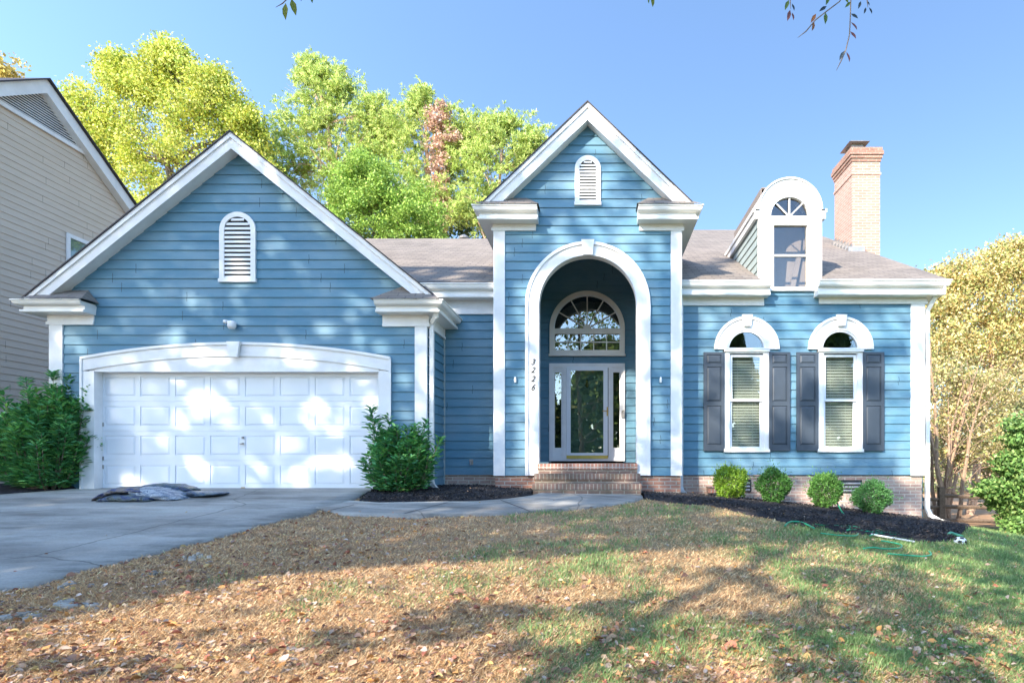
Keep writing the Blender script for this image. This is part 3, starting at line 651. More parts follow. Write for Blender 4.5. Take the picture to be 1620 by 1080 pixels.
f_ = MB(); siding(f_, wall_cols(YR+.02, cyb, 3.95, lambda u: dzc-.1, step=4), (DX0+.03, 0, 0), (0,1,0), (-1,0,0), zb)
siding(f_, wall_cols(YR+.02, cyb, 3.95, lambda u: dzc-.1, step=4), (DX1-.03, 0, 0), (0,1,0), (1,0,0), zb); f_.build('cheek_siding', 'cheek', dorm)
f_ = MB(); f_.box(DX0-.045, DX0+.03, YR-.03, 15.0, dzc-.17, dzc); f_.box(DX1-.03, DX1+.045, YR-.03, 15.0, dzc-.17, dzc); f_.build('eave_board', 'white', dorm)
f_ = MB(); f_.box(DX0-.075, DX0-.046, YR-.02, 15.05, dzc-.04, dzc+.03); f_.box(DX1+.046, DX1+.075, YR-.02, 15.05, dzc-.04, dzc+.03); f_.build('eave_trim', 'white', dorm)

# --- chimney
cx0, cx1, cy0, cy1 = 6.38, 7.08, 15.5, 16.65
c_ = MB(); c_.box(cx0, cx1, cy0, cy1, -2, 8.10); chm = c_.build('chimney', 'chim', H)
zc = lambda py: Z(py, 15.5)
c_ = MB(); c_.box(cx0-.02, cx1+.02, cy0-.02, cy1+.02, zc(277), zc(273)); c_.build('brick_band', 'chim', chm)
c_ = MB(); c_.box(cx0-.02, cx1+.02, cy0-.02, cy1+.02, zc(256), zc(251)); c_.box(cx0-.045, cx1+.045, cy0-.045, cy1+.045, zc(251), zc(246)); c_.box(cx0-.07, cx1+.07, cy0-.07, cy1+.07, zc(246), zc(240)); c_.box(cx0-.045, cx1+.045, cy0-.045, cy1+.045, zc(240), zc(234)); c_.build('corbel', 'chim_top', chm)
c_ = MB(); c_.box(cx0+.1, cx1-.3, cy0+.25, cy0+.65, zc(234), zc(220)); cap = c_.build('flue', 'metal', chm)
c_ = MB(); hx0, hx1, hy0, hy1 = cx0-.02, cx0+.50, 15.6, 16.25; z_ = zc(220)
n = len(c_.v); c_.v += [(hx0,hy0,z_),(hx1,hy0,z_),(hx1,hy1,z_),(hx0,hy1,z_),(hx0+.1,hy0+.12,z_+.08),(hx1-.1,hy0+.12,z_+.08),(hx1-.1,hy1-.12,z_+.08),(hx0+.1,hy1-.12,z_+.08)]
for q in ((0,1,2,3),(4,5,6,7),(0,1,5,4),(1,2,6,5),(2,3,7,6),(3,0,4,7)): c_.f.append(q)
c_.build('rain_cap', 'metal', chm)
c_ = MB()
for i in range(6):
    yy = cy0-.03+i*.2; zz = rz(yy)+.0; c_.box(cx0-.02, cx0-.004, yy, yy+.19, zz, zz+.2); c_.box(cx0-.1, cx0-.004, yy, yy+.16, zz, zz+.11)
c_.box(cx0-.02, cx0+.3, cy0-.06, cy0-.004, rz(cy0-.1), rz(cy0)+.09); c_.build('step_flashing', 'metal', chm)

# --- downspouts
def spout(path, name='downspout', r=.032):
    d = MB(); pts = [Vector(p) for p in path]
    for a, b in zip(pts, pts[1:]):
        dr_ = (b-a).normalized(); s = dr_.cross(Vector((0,1,0))) if abs(dr_.y) < .9 else Vector((1,0,0)); s = s.normalized() if s.length > .1 else Vector((1,0,0)); t = dr_.cross(s).normalized()
        d.obox(a-s*r*1.15-t*r-dr_*.012, s*r*2.3, t*r*2, b-a+dr_*.024)
    d.build(name, 'gutter', H)
gx = -2.955
spout([(-2.80, 10.78, GZ-.14), (-2.83, 10.85, GZ-.25), (gx, YG+.05, GZ-.33), (gx, YG+.05, .16), (gx+.03, YG-.0, .09), (gx+.12, YG-.12, .03)])
spout([(1.63, YM-.08, 3.8), (1.64, YM-.075, 3.6), (1.64, YM-.075, .0), (1.66, YM-.15, -.08), (1.72, YM-.25, -.13)])
spout([(6.60, YM-.12, 3.74), (6.50, YM+.0, 3.48), (6.50, YM+.0, -.42), (6.53, YM-.06, -.55), (6.62, YM-.18, -.63), (6.74, YM-.32, -.67)])
sp = MB(); sx_, sz_ = X(746, YM), Z(731, YM); sp.tube([(sx_, YM, sz_), (sx_, YM-.08, sz_), (sx_, YM-.10, sz_-.05)], .013); sp.lathe((sx_, YM-.09, sz_+.02), [(0,0),(.03,.005),(.03,.015),(0,.02)], 8); sp.box(sx_-.035, sx_+.035, YM-.022, YM-.012, sz_-.05, sz_+.06); sp.build('hose_spigot', 'metal', H)

# --- front door set
Y = YD
def frame4(mb, x0, x1, z0, z1, t, ya, yb_): mb.box(x0, x0+t, ya, yb_, z0, z1); mb.box(x1-t, x1, ya, yb_, z0, z1); mb.box(x0+t, x1-t, ya, yb_, z1-t, z1); mb.box(x0+t, x1-t, ya, yb_, z0, z0+t)
d = MB(); dzb = Z(729, Y); frame4(d, DL, DR_, dzb, DT, .085, Y-.05, Y+.06)
for px in (893, 965.5): d.box(X(px,Y)-.04, X(px,Y)+.045, Y-.05, Y+.06, dzb+.085, DT-.085)
dfr = d.build('door_frame', 'white', H)
for pa, pb in ((877.5, 888), (970, 980)):
    xa, xb = X(pa,Y), X(pb,Y); lo, hi = (X(875,Y), X(890,Y)) if pa < 900 else (X(968,Y), X(983,Y))
    d = MB(); d.box(lo, xa, Y-.02, Y+.03, dzb+.08, DT-.08); d.box(xb, hi, Y-.02, Y+.03, dzb+.08, DT-.08); d.box(xa, xb, Y-.02, Y+.03, dzb+.08, Z(708,Y)); d.box(xa, xb, Y-.02, Y+.03, Z(589,Y), DT-.08)
    sl = d.build('sidelight', 'white', dfr); d = MB(); d.box(xa, xb, Y+.0, Y+.005, Z(708,Y), Z(589,Y)); d.build('sidelight_pane', 'glass', dfr)
d = MB(); d.box(X(898,Y), X(961,Y), Y+.05, Y+.055, dzb, DT); 
idoor = MB(); xa, xb = X(898,Y), X(961,Y); idoor.box(xa, xb, Y+.07, Y+.11, dzb+.03, DT-.08); w_ = (xb-xa)
for cxx in (.29, .71):
    for lo, hi in ((.06,.26),(.32,.66),(.72,.93)):
        za, zb2 = dzb+.05+(DT-dzb-.15)*lo, dzb+.05+(DT-dzb-.15)*hi; x0, x1 = xa+w_*(cxx-.15), xa+w_*(cxx+.15)
        frame4(idoor, x0, x1, za, zb2, .014, Y+.055, Y+.069); idoor.box(x0+.04, x1-.04, Y+.058, Y+.069, za+.04, zb2-.04)
fd = idoor.build('front_door', 'door_green', H)
k = MB(); kx, kz = X(928.6,Y), Z(606,Y); k.lathe((kx, Y+.05, kz), [(0,-.09),(.02,-.08),(.035,-.04),(.02,.03),(.03,.06),(0,.08)], 8); k.build('door_knocker', 'brass', fd)
sd = MB(); sa, sb = X(896.5,Y), X(961.5,Y); frame4(sd, sa, sb, Z(720,Y), Z(580,Y), .0, Y-.06, Y-.03)
sd = MB(); g0_, g1_ = X(903,Y), X(954.5,Y); sd.box(sa, g0_, Y-.065, Y-.03, Z(720,Y), Z(580,Y)); sd.box(g1_, sb, Y-.065, Y-.03, Z(720,Y), Z(580,Y)); sd.box(g0_, g1_, Y-.065, Y-.03, Z(586.5,Y), Z(580,Y)); sd.box(g0_, g1_, Y-.065, Y-.03, Z(720,Y), Z(716,Y))
sdo = sd.build('storm_door', 'door_white', H)
sd = MB(); sd.box(g0_, g1_, Y-.05, Y-.046, Z(716,Y), Z(586.5,Y)); sd.build('storm_pane', 'glass_dark', sdo)
sd = MB(); sd.box(sa, sb, Y-.075, Y-.03, Z(725,Y), Z(720.2,Y)); sd.build('door_sweep', 'yellow', sdo)
sd = MB(); hx, hz_ = X(957.5,Y), Z(651,Y); sd.box(hx+.03, hx+.065, Y-.075, Y-.066, hz_-.1, hz_+.1); sd.build('handle_plate', 'brass', sdo); sd = MB(); sd.tube([(hx+.045, Y-.07, hz_+.01), (hx+.045, Y-.12, hz_+.01), (hx-.06, Y-.12, hz_+.01)], .011); sd.build('door_handle', 'brass', sdo)
lb = MB(); lx_ = X(985.5,Y); lb.box(lx_-.035, lx_+.035, Y-.08, Y-.051, Z(661,Y), Z(652,Y)); lb.tube([(lx_-.02, Y-.065, Z(652,Y)), (lx_-.02, Y-.065, Z(649.5,Y)), (lx_+.02, Y-.065, Z(649.5,Y)), (lx_+.02, Y-.065, Z(652,Y))], .006); lb.build('key_box', 'metal', H)
# fanlight
fx, fzc, fr_ = X(929,Y), Z(520.5,Y), .834
f_ = MB(); f_.band(arc(fx, fzc, .745, 0, 180, 30), arc(fx, fzc, fr_, 0, 180, 30), Y-.08, Y-.02)
x0, x1 = fx-fr_, fx+fr_; tz0, tz1 = Z(563,Y), fzc
gx0, gx1, ga, gb_ = X(878,Y), X(980,Y), Z(554.5,Y), Z(529,Y)
f_.box(x0, gx0, Y-.08, Y-.02, tz0, tz1); f_.box(gx1, x1, Y-.08, Y-.02, tz0, tz1); f_.box(gx0, gx1, Y-.08, Y-.02, gb_, tz1); f_.box(gx0, gx1, Y-.08, Y-.02, tz0, ga); f_.box(x0-.015, x1+.015, Y-.1, Y-.02, tz0-.01, tz0+.03)
fan = f_.build('fanlight', 'cream', H)
f_ = MB(); f_.band(arc(fx, fzc, .72, 0, 180, 30), arc(fx, fzc, .75, 0, 180, 30), Y-.07, Y-.02); f_.build('inner_bead', 'white', fan)
f_ = MB()
for an in (30, 60, 90, 120, 150): f_.obox((fx-.013*math.sin(R(an)), Y-.06, fzc+.013*math.cos(R(an))), (.026*math.sin(R(an)), 0, -.026*math.cos(R(an))), (0, .022, 0), (.74*math.cos(R(an)), 0, .74*math.sin(R(an))))
f_.prism(arc(fx, fzc, .09, 0, 180, 10), Y-.065, Y-.035)
for i in range(1, 5): xx = gx0+(gx1-gx0)*i/5; f_.box(xx-.011, xx+.011, Y-.06, Y-.038, ga, gb_)
f_.box(gx0, gx1, Y-.062, Y-.039, (ga+gb_)/2-.011, (ga+gb_)/2+.011); f_.build('muntins', 'cream', fan)
f_ = MB(); f_.prism(arc(fx, fzc, .745, 0, 180, 30), Y-.03, Y-.027); f_.box(gx0, gx1, Y-.03, Y-.027, ga, gb_); f_.build('pane', 'glass', fan)
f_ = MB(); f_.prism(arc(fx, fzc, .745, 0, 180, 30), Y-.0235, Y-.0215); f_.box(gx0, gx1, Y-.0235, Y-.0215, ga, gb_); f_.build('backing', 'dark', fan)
# something dark behind the sidelights
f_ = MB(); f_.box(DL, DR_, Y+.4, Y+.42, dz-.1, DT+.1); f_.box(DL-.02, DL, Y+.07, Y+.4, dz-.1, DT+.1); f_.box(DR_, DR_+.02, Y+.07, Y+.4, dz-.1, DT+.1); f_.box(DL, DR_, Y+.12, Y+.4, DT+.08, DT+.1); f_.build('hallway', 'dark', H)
# plumbing vent on the roof ridge
v_ = MB(); vx, vy = X(734, 18.6), 18.6; v_.lathe((vx, vy, 6.9), [(.07,0),(.07,.26),(.16,.27),(.17,.31),(.1,.37),(0,.38)], 12); v_.build('roof_vent', 'metal', H)

# ================================================================== NEIGHBOUR
nb = thing('tan_house', 'tan clapboard neighbouring house with white gable trim beside the garage', 'house', (-14, 15.5, 0))
NX = -14.0; nry, nrz, nk = 15.5, 10.06, .66
ntop = lambda u: nrz-.15-nk*abs(u-nry)
m_ = MB(); siding(m_, wall_cols(8, 23, -.3, ntop, fine=(nry,)), (NX, 0, 0), (0,1,0), (1,0,0), .1, lap=.165, t=.016); m_.build('wall', 'tan', nb)
for s in (-1, 1):
    a = MB(); a.prism([(nry, nrz), (nry+s*8, nrz-8*nk), (nry+s*8, nrz-8*nk-.34), (nry, nrz-.34)], NX+.02, NX+.22, 'x'); a.build('rake_board', 'white', nb)
    a = MB(); a.prism([(nry, nrz+.04), (nry+s*8.1, nrz-8.1*nk+.04), (nry+s*8.1, nrz-8.1*nk+.0), (nry, nrz+.0)], NX-8, NX+.3, 'x'); a.build('roof', 'edge', nb)
a = MB(); vz = 8.93
for i in range(13):
    z = vz+.05+i*.062; hw = (nrz-.3-z)/nk
    if hw > .1: a.obox((NX+.02, nry-hw, z), (0, 2*hw, 0), (.03, 0, -.03), (.006, 0, .012))
gvn = a.build('gable_vent', 'white', nb)
a = MB(); hw = (nrz-.3-vz)/nk; a.prism([(nry-hw, vz), (nry+hw, vz), (nry, nrz-.3)], NX+.012, NX+.02, 'x'); a.build('backing', 'shutter', gvn)
a = MB(); a.box(NX+.02, NX+.07, nry-hw-.3, nry+hw+.1, vz-.1, vz); a.build('vent_sill', 'white', nb)
a = MB(); wy0, wy1, wz0, wz1 = 16.28, 17.25, 5.2, 6.52; t = .1
a.box(NX+.02, NX+.06, wy0, wy0+t, wz0, wz1); a.box(NX+.02, NX+.06, wy1-t, wy1, wz0, wz1); a.box(NX+.02, NX+.06, wy0+t, wy1-t, wz1-t, wz1); a.box(NX+.02, NX+.06, wy0+t, wy1-t, wz0, wz0+t); w = a.build('window', 'white', nb)
a = MB(); a.box(NX+.025, NX+.03, wy0+t, wy1-t, wz0+t, wz1-t); a.build('pane', 'glass', w)
a = MB(); a.box(NX+.017, NX+.022, wy0+t, wy1-t, wz0+t, wz1-t); a.build('window_shade', 'cheek', w)

# ================================================================== GROUND
def grid(xs, ys, zf):
    Xg, Yg = np.meshgrid(xs, ys); Zg = zf(Xg, Yg); V = np.stack([Xg, Yg, Zg], -1).reshape(-1, 3)
    n, m = len(ys), len(xs); i = (np.arange(n-1)[:, None]*m+np.arange(m-1)[None, :]).ravel()
    return V, np.stack([i, i+1, i+m+1, i+m], 1)
xs = np.unique(np.concatenate([np.linspace(-400,-60,8), np.linspace(-60,-14,12), np.arange(-14,14,.12), np.linspace(14,60,24), np.linspace(60,400,8)]))
ys = np.unique(np.concatenate([np.linspace(-300,-20,8), np.linspace(-20,1,16), np.arange(1,13,.12), np.linspace(13,40,40), np.linspace(40,500,12)]))
def h1(x, y):
    return .018*np.sin(3.1*x+1.3*np.sin(2.2*y))*np.sin(2.7*y+x)+.008*np.sin(9*x+4*np.sin(5*y))
def lawnz(x, y): return gz(x, y)+np.where((y < 10.5) | (x > 7), h1(x, y), 0)-np.where((y > 10.9) & (x < 6.6), .02, 0)
V, Fq = grid(xs, ys, lawnz); o = npmesh('ground', V, Fq, 'ground'); o['kind'] = 'structure'
o.data.polygons.foreach_set('use_smooth', [True]*len(Fq))
def strip(name, rowsA, rowsB, lift, thick, m, n=10, bumpf=None, kind='structure'):
    """surface between two matching polylines of ground points, draped, with a skirt"""
    A = np.array(rowsA, float)[:, :2]; B = np.array(rowsB, float)[:, :2]; t = np.linspace(0, 1, n)[None, :, None]
    Gd = A[:, None, :]*(1-t)+B[:, None, :]*t; k = len(A); z = gz(Gd[..., 0], Gd[..., 1])+lift
    if bumpf is not None: z = z+bumpf(Gd[..., 0], Gd[..., 1], np.broadcast_to(t[..., 0], z.shape))
    V = np.concatenate([Gd, z[..., None]], -1).reshape(-1, 3); i = (np.arange(k-1)[:, None]*n+np.arange(n-1)[None, :]).ravel()
    Fq = np.stack([i, i+1, i+n+1, i+n], 1)
    if thick:
        edge = [r*n for r in range(k)], [r*n+n-1 for r in range(k)], list(range(n)), [(k-1)*n+c for c in range(n)]
        Vs = [V]; Fs = [Fq]; base = len(V)
        for ed in edge:
            e_ = np.array(ed); low = V[e_].copy(); low[:, 2] -= thick; Vs.append(low); j = np.arange(len(e_)-1)
            Fs.append(np.stack([e_[:-1], e_[1:], base+j+1, base+j], 1)); base += len(low)
        V = np.concatenate(Vs); Fq = np.concatenate(Fs)
    o = npmesh(name, V, Fq, m); o['kind'] = kind; return o
def resamp(pts, n):
    p = np.array([[q[0], q[1]] for q in pts]); s = np.concatenate([[0], np.cumsum(np.hypot(*np.diff(p, axis=0).T))]); t = np.linspace(0, s[-1], n)
    return np.stack([np.interp(t, s, p[:, 0]), np.interp(t, s, p[:, 1])], 1)
# driveway: right edge traced on the ground, left edge along the shrub bed
right = [(X(612, 11.18), 11.18), (-3.9, 10.6), (-3.9, 9.6), tuple(G(482, 817))[:2], tuple(G(300, 863))[:2], tuple(G(150, 903))[:2], tuple(G(0, 941))[:2], (-6.9, 3.2), (-9.0, 0.), (-11., -6)]
left = [(GIL-.35, 11.18), (-9.35, 10.7), (-9.9, 10.35), (-10.4, 9.6), (-11., 8), (-12, 5), (-13, 2), (-14, -1), (-15.5, -6)]
rr = resamp(right, 60)
lys = np.interp(rr[:, 1][::-1], [p[1] for p in left][::-1], [p[0] for p in left][::-1])[::-1]
strip('driveway', rr, np.stack([lys, rr[:, 1]], 1), .035, .12, 'concrete', 16)
# front walk
near = [(-4.1, 8.99), tuple(G(540, 817))[:2], tuple(G(640, 818.5))[:2], tuple(G(760, 817))[:2], tuple(G(850, 812))[:2], tuple(G(930, 806))[:2], tuple(G(985, 799))[:2], tuple(G(1008, 793))[:2], (.79, 10.72)]
far = [(-3.86, 9.62), tuple(G(600, 799))[:2], tuple(G(680, 797.5))[:2], tuple(G(745, 797))[:2], tuple(G(800, 793))[:2], tuple(G(838, 788))[:2], (-1.0, 10.93), (.2, 10.93), (.78, 10.93)]
strip('front_walk', resamp(near, 40), resamp(far, 40), .045, .12, 'concrete', 8)
for a_, b_ in (((708, 799), (640, 817)), ((792, 795), (838, 813)), ((560,803),(500,817))):
    ga, gb2 = G(*a_, .049), G(*b_, .049); dv = (gb2-ga).normalized(); sdv = Vector((-dv.y, dv.x, 0))*.011; jm = MB(); jm.poly([ga-sdv, ga+sdv, gb2+sdv, gb2-sdv]); jo = jm.build('path_joint', 'edge'); jo['kind'] = 'structure'
def mound(seed, amp=.05):
    r = np.random.default_rng(seed); ph = r.uniform(0, 6, 6)
    def f(x, y, t): return amp*np.sin(np.pi*np.clip(t, .02, .98))**.5+.014*np.sin(13*x+ph[0])*np.sin(11*y+ph[1])+.010*np.sin(29*x+ph[2]+2*np.sin(17*y))+.008*np.sin(47*y+ph[3]+3*x)
    return f
bedA_f = [(-3.75, 9.75)]+[(p[0], p[1]+.03) for p in far[1:6]]+[(-1.16, 10.9)]
bedA_b = [(-3.9, 10.9), (-3.6, 11.1), (-2.98, 12.2), (-2.2, 12.2), (-1.93, 12.2), (-1.9, 11.64), (-1.12, 11.64)]
strip('mulch_bed', resamp(bedA_f, 60), resamp(bedA_b, 60), .02, .1, 'mulch', 26, mound(1))
near2 = [(.82, 10.75)]+[tuple(G(a, b))[:2] for a, b in ((1035, 791), (1075, 797), (1150, 806), (1200, 817), (1270, 832), (1340, 843), (1420, 853), (1470, 858), (1508, 857))]+[(6.5, 10.9)]
far2 = [(.82, 11.64), (1.2, 11.64), (1.58, 11.75), (2.3, 12.22), (3, 12.22), (4, 12.22), (5, 12.22), (5.8, 12.22), (6.45, 12.22), (6.85, 12.3), (7.0, 11.6)]
strip('mulch_bed', resamp(near2, 110), resamp(far2, 110), .02, .14, 'mulch', 40, mound(2))
bedC_f = [(-12, 10.25), (-10.4, 10.3), (-9.7, 10.55), (-9.25, 11.0)]; bedC_b = [(-12, 12.6), (-10.8, 12.6), (-9.9, 12), (-9.3, 11.05)]
strip('mulch_bed', resamp(bedC_f, 40), resamp(bedC_b, 40), .02, .08, 'mulch', 20, mound(3))
strip('street', [(-60, -12), (60, -12)], [(-60, -20), (60, -20)], .02, .1, 'concrete', 4)

# polygons used to keep scatter off the paving
def inpoly(x, y, poly):
    p = np.asarray(poly, float); c = np.zeros(len(x), bool); j = len(p)-1
    for i in range(len(p)):
        xi, yi, xj, yj = p[i, 0], p[i, 1], p[j, 0], p[j, 1]
        c ^= ((yi > y) != (yj > y)) & (x < (xj-xi)*(y-yi)/(yj-yi+1e-12)+xi); j = i
    return c
DRV = np.concatenate([rr, np.stack([lys, rr[:, 1]], 1)[::-1]]); WLK = np.concatenate([resamp(near, 40), resamp(far, 40)[::-1]])
BA = np.concatenate([resamp(bedA_f, 40), resamp(bedA_b, 40)[::-1]]); BB = np.concatenate([resamp(near2, 60), resamp(far2, 60)[::-1]])
def on_lawn(x, y): return ~(inpoly(x, y, DRV) | inpoly(x, y, WLK) | inpoly(x, y, BA) | inpoly(x, y, BB) | ((y > 11.5) & (x < 6.6) & (x > -9.7)) | ((x < -9) & (y > 10)))
def view(x, y, z): return CX+F*x/y, CY-F*(z-E)/y
def scatter(n, y0=3.2, y1=20, seed=3, power=1.0):
    r = np.random.default_rng(seed); u = r.uniform(0, 1, n)
    y = 1/(1/y0+(1/y1-1/y0)*u**power); px = r.uniform(-30, 1650, n); return (px-CX)*y/F, y, r
def vnoise(x, y, s, seed=0):
    r = np.random.default_rng(seed); T = r.uniform(0, 1, (64, 64)); a, b = x*s+100, y*s+100; i, j = np.floor(a).astype(int), np.floor(b).astype(int); fa, fb = a-i, b-j
    fa = fa*fa*(3-2*fa); fb = fb*fb*(3-2*fb); g = lambda p, q: T[p % 64, q % 64]
    return (g(i,j)*(1-fa)+g(i+1,j)*fa)*(1-fb)+(g(i,j+1)*(1-fa)+g(i+1,j+1)*fa)*fb
def greenness(x, y): return np.clip(.05+.15*x+(vnoise(x, y, .9, 1)-.55)*1.25+(vnoise(x, y, 2.6, 2)-.5)*.9+np.where(x > 6.5, .6, 0), 0, 1)
# grass blades
def blades():
    x, y, r = scatter(400000, 3.1, 19, 5, .85); ok = on_lawn(x, y) & ~((y > 16.6)); x, y = x[ok], y[ok]; n = len(x)
    g = greenness(x, y); isg = r.uniform(0, 1, n) < g; z = lawnz(x, y)
    L = r.uniform(.025, .065, n)*(1+.5*isg*(vnoise(x, y, 1.6, 9) > .55)); W = (.0007+.00050*y)*r.uniform(.7, 1.3, n)
    an = r.uniform(0, 2*np.pi, n); lean = np.where(isg, r.uniform(.3, 1.1, n), r.uniform(.7, 2.2, n))
    d = np.stack([np.cos(an)*lean, np.sin(an)*lean, np.ones(n)], 1); d = unit(d)*L[:, None]; a2 = an+r.uniform(-1, 1, n)+1.57
    s = np.stack([np.cos(a2), np.sin(a2), np.zeros(n)], 1)*W[:, None]; B = np.stack([x, y, z-.004], 1)
    V = np.stack([B-s, B+s, B+d*.6+s*.6+np.array([0,0,.003]), B+d], 1).reshape(-1, 3)
    gp = np.array([(.17,.29,.09),(.23,.34,.12),(.32,.39,.17),(.14,.26,.09)]); sp_ = np.array([(.70,.48,.26),(.56,.35,.18),(.82,.62,.37),(.36,.22,.12),(.64,.39,.19)])
    c = np.where(isg[:, None], gp[r.integers(0, 4, n)], sp_[r.integers(0, 5, n)])*(1+r.normal(0, .2, (n, 1)))
    o = npmesh('grass', V, np.arange(4*n).reshape(n, 4), 'blade', col=np.clip(c, .01, .9)); tag(o, 'mixed straw and green grass covering the front lawn', 'grass', kind='stuff')
blades()
def litter():
    parts = []
    for n, seed, mask in ((26000, 11, 0), (3000, 12, 1)):
        x, y, r = scatter(n, 3.1, 16, seed, .8); k = on_lawn(x, y) & (y < 16) if mask == 0 else (inpoly(x, y, BA) | inpoly(x, y, BB) | (inpoly(x, y, DRV) & (r.uniform(0,1,n) < .10)) | (inpoly(x, y, WLK) & (r.uniform(0,1,n) < .2)))
        px, py = view(x, y, gz(x, y)); dens = np.clip(1.05-.0011*(px-200), .22, 1)*np.clip(vnoise(x, y, 1.1, 21)*1.7, .25, 1)+np.where((px > 950) & (py > 990), .55, 0)
        if mask: dens = np.full(n, .38)
        k &= r.uniform(0, 1, n) < dens; x, y = x[k], y[k]; n = len(x); z = np.where(on_lawn(x, y), lawnz(x, y)+.012, gz(x, y)+.075)
        if mask: z = np.where(inpoly(x, y, DRV) | inpoly(x, y, WLK), gz(x, y)+.052, gz(x, y)+.085)
        z = z+r.uniform(0, .018, n)
        D = np.stack([r.normal(0,1,n), r.normal(0,1,n), r.normal(0,.25,n)], 1); Nn = np.stack([r.normal(0,.6,n), r.normal(0,.6,n), np.ones(n)], 1)
        L = r.lognormal(-3.12, .28, n)*(1 if not mask else .75); 
        pal = [(.46,.23,.12),(.38,.18,.09),(.52,.32,.2),(.27,.14,.09),(.58,.40,.27),(.42,.32,.25),(.20,.11,.08),(.60,.30,.10),(.33,.22,.17),(.36,.13,.08),(.48,.40,.34),(.52,.36,.14),(.40,.25,.15)]
        parts.append(leaf_arrays(np.stack([x,y,z],1), D, Nn, L, L*r.uniform(.42,.75,n), r.uniform(-.45,.5,n)[:,None], pal, seed))
    off = 0; Vs = []; Fs = []; Cs = []
    for V, Fq, c in parts: Vs.append(V); Fs.append(Fq+off); Cs.append(c); off += len(V)
    o = npmesh('fallen_leaves', np.concatenate(Vs), np.concatenate(Fs), 'litter', col=np.concatenate(Cs)); tag(o, 'dry brown and orange leaves scattered over lawn and mulch', 'leaves', kind='stuff')
litter()
def chips():
    x, y, r = scatter(90000, 7.5, 13, 31, 1); k = inpoly(x, y, BA) | inpoly(x, y, BB); x, y = x[k], y[k]; n = len(x); z = gz(x, y)+.055+r.uniform(0, .03, n)
    V, Fq, c = leaf_arrays(np.stack([x,y,z],1), np.stack([r.normal(0,1,n), r.normal(0,1,n), r.normal(0,.5,n)],1), r.normal(0,1,(n,3))+[0,0,1], r.uniform(.02,.07,n), r.uniform(.008,.02,n), .2, [(.03,.028,.03),(.055,.05,.05),(.02,.018,.02),(.10,.085,.075)], 5)
    o = npmesh('mulch_chips', V, Fq, 'litter', col=c); tag(o, 'black shredded bark mulch in the beds along the house', 'mulch', kind='stuff')
chips()
def pale_patches():
    r = np.random.default_rng(4); out = MB()
    for px, py, w in ((25,975,.22),(95,957,.3),(110,930,.14),(175,878,.08),(300,886,.16),(310,882,.1),(118,988,.14),(175,1016,.09),(245,910,.09)):
        g = G(px, py)
        for k in range(7):
            cxk = g.x+r.normal(0, w*.45); cyk = g.y+r.normal(0, w*.3); rad = w*r.uniform(.12, .3); z = float(lawnz(cxk, cyk))+.012
            pts = [(cxk+rad*r.uniform(.6,1.2)*math.cos(t), cyk+rad*r.uniform(.5,.9)*math.sin(t)) for t in np.linspace(0, 6.28, 8)[:-1]]
            n = len(out.v); out.v += [(a, b, z-.02) for a, b in pts]+[(cxk+(a-cxk)*.8, cyk+(b-cyk)*.8, z+.012) for a, b in pts]; m_ = len(pts)
            for i in range(m_): j = (i+1) % m_; out.f.append((n+i, n+j, n+m_+j, n+m_+i))
            out.f.append(tuple(range(n+m_, n+2*m_)))
    o = out.build('gravel_patch', 'concrete'); tag(o, 'pale crushed stone showing through the lawn by the driveway edge', 'gravel', kind='stuff')
pale_patches()

# ================================================================== SHRUBS
def laurel(name, label, base, stems, nleaf, seed, group='cherry laurel shrubs'):
    """stems: (dx, dy, height, lean radius)"""
    r = np.random.default_rng(seed); b = Vector(base); t = thing(name, label, 'shrub', b, group); sm = MB(); Cs = []; Ds = []; Ns = []
    for dx, dy, h in stems:
        dx = min(dx, .62)
        p0 = b+Vector((dx*.25, dy*.25, -.03)); p1 = b+Vector((dx*.8, dy*.8, h*.5)); p2 = b+Vector((dx*1.05+r.normal(0,.03), dy*1.05, h)); path = [p0, (p0+p1)/2+Vector((dx*.12,dy*.12,0)), p1, (p1+p2)/2, p2]
        sm.tube(path, [.014,.012,.009,.006,.003], 5); pa = np.array([tuple(q) for q in path])
        m = int(nleaf*h); tt = .04+.96*r.beta(.95, 1.0, m); idx = tt*(len(path)-1); i = np.minimum(idx.astype(int), len(path)-2); f = (idx-i)[:, None]; q = pa[i]*(1-f)+pa[i+1]*f
        ax = unit(pa[i+1]-pa[i]); an = r.uniform(0, 2*np.pi, m); rad = np.stack([np.cos(an), np.sin(an), np.zeros(m)], 1)
        d = unit(rad+ax*r.uniform(.25, 1.1, m)[:, None]); Lf = .06+.25*(1-tt)**.6*r.uniform(0, 1, m)
        Cs.append(q+d*Lf[:, None]); Ds.append(d+np.array([0,0,-.15])*r.uniform(0,1.5,(m,1))); Ns.append(ax+rad*-.2+r.normal(0,.25,(m,3)))
    sm.build('stems', 'bark', t); Cs = np.concatenate(Cs); n = len(Cs)
    V, Fq, c = leaf_arrays(Cs, np.concatenate(Ds), np.concatenate(Ns), r.uniform(.10, .165, n), r.uniform(.032, .048, n), .12, [(.09,.31,.10),(.14,.39,.11),(.07,.24,.08),(.22,.46,.12),(.13,.37,.16)], seed)
    npmesh('leaves', V, Fq, 'gloss', t, c); return t
def stems_for(r, n, rx, ry, h0, h1, tall=()):
    s = []
    for k in range(n):
        a = r.uniform(0, 6.283); q = math.sqrt(r.uniform(0, 1)); s.append((rx*q*math.cos(a), ry*q*math.sin(a), h0+(h1-h0)*(1-q**2)*r.uniform(.75,1.1)))
    return s+list(tall)
r_ = np.random.default_rng(3)
bz = lambda x, y: float(gz(x, y))+.03
lx1, ly1 = X(634, 10.55), 10.55
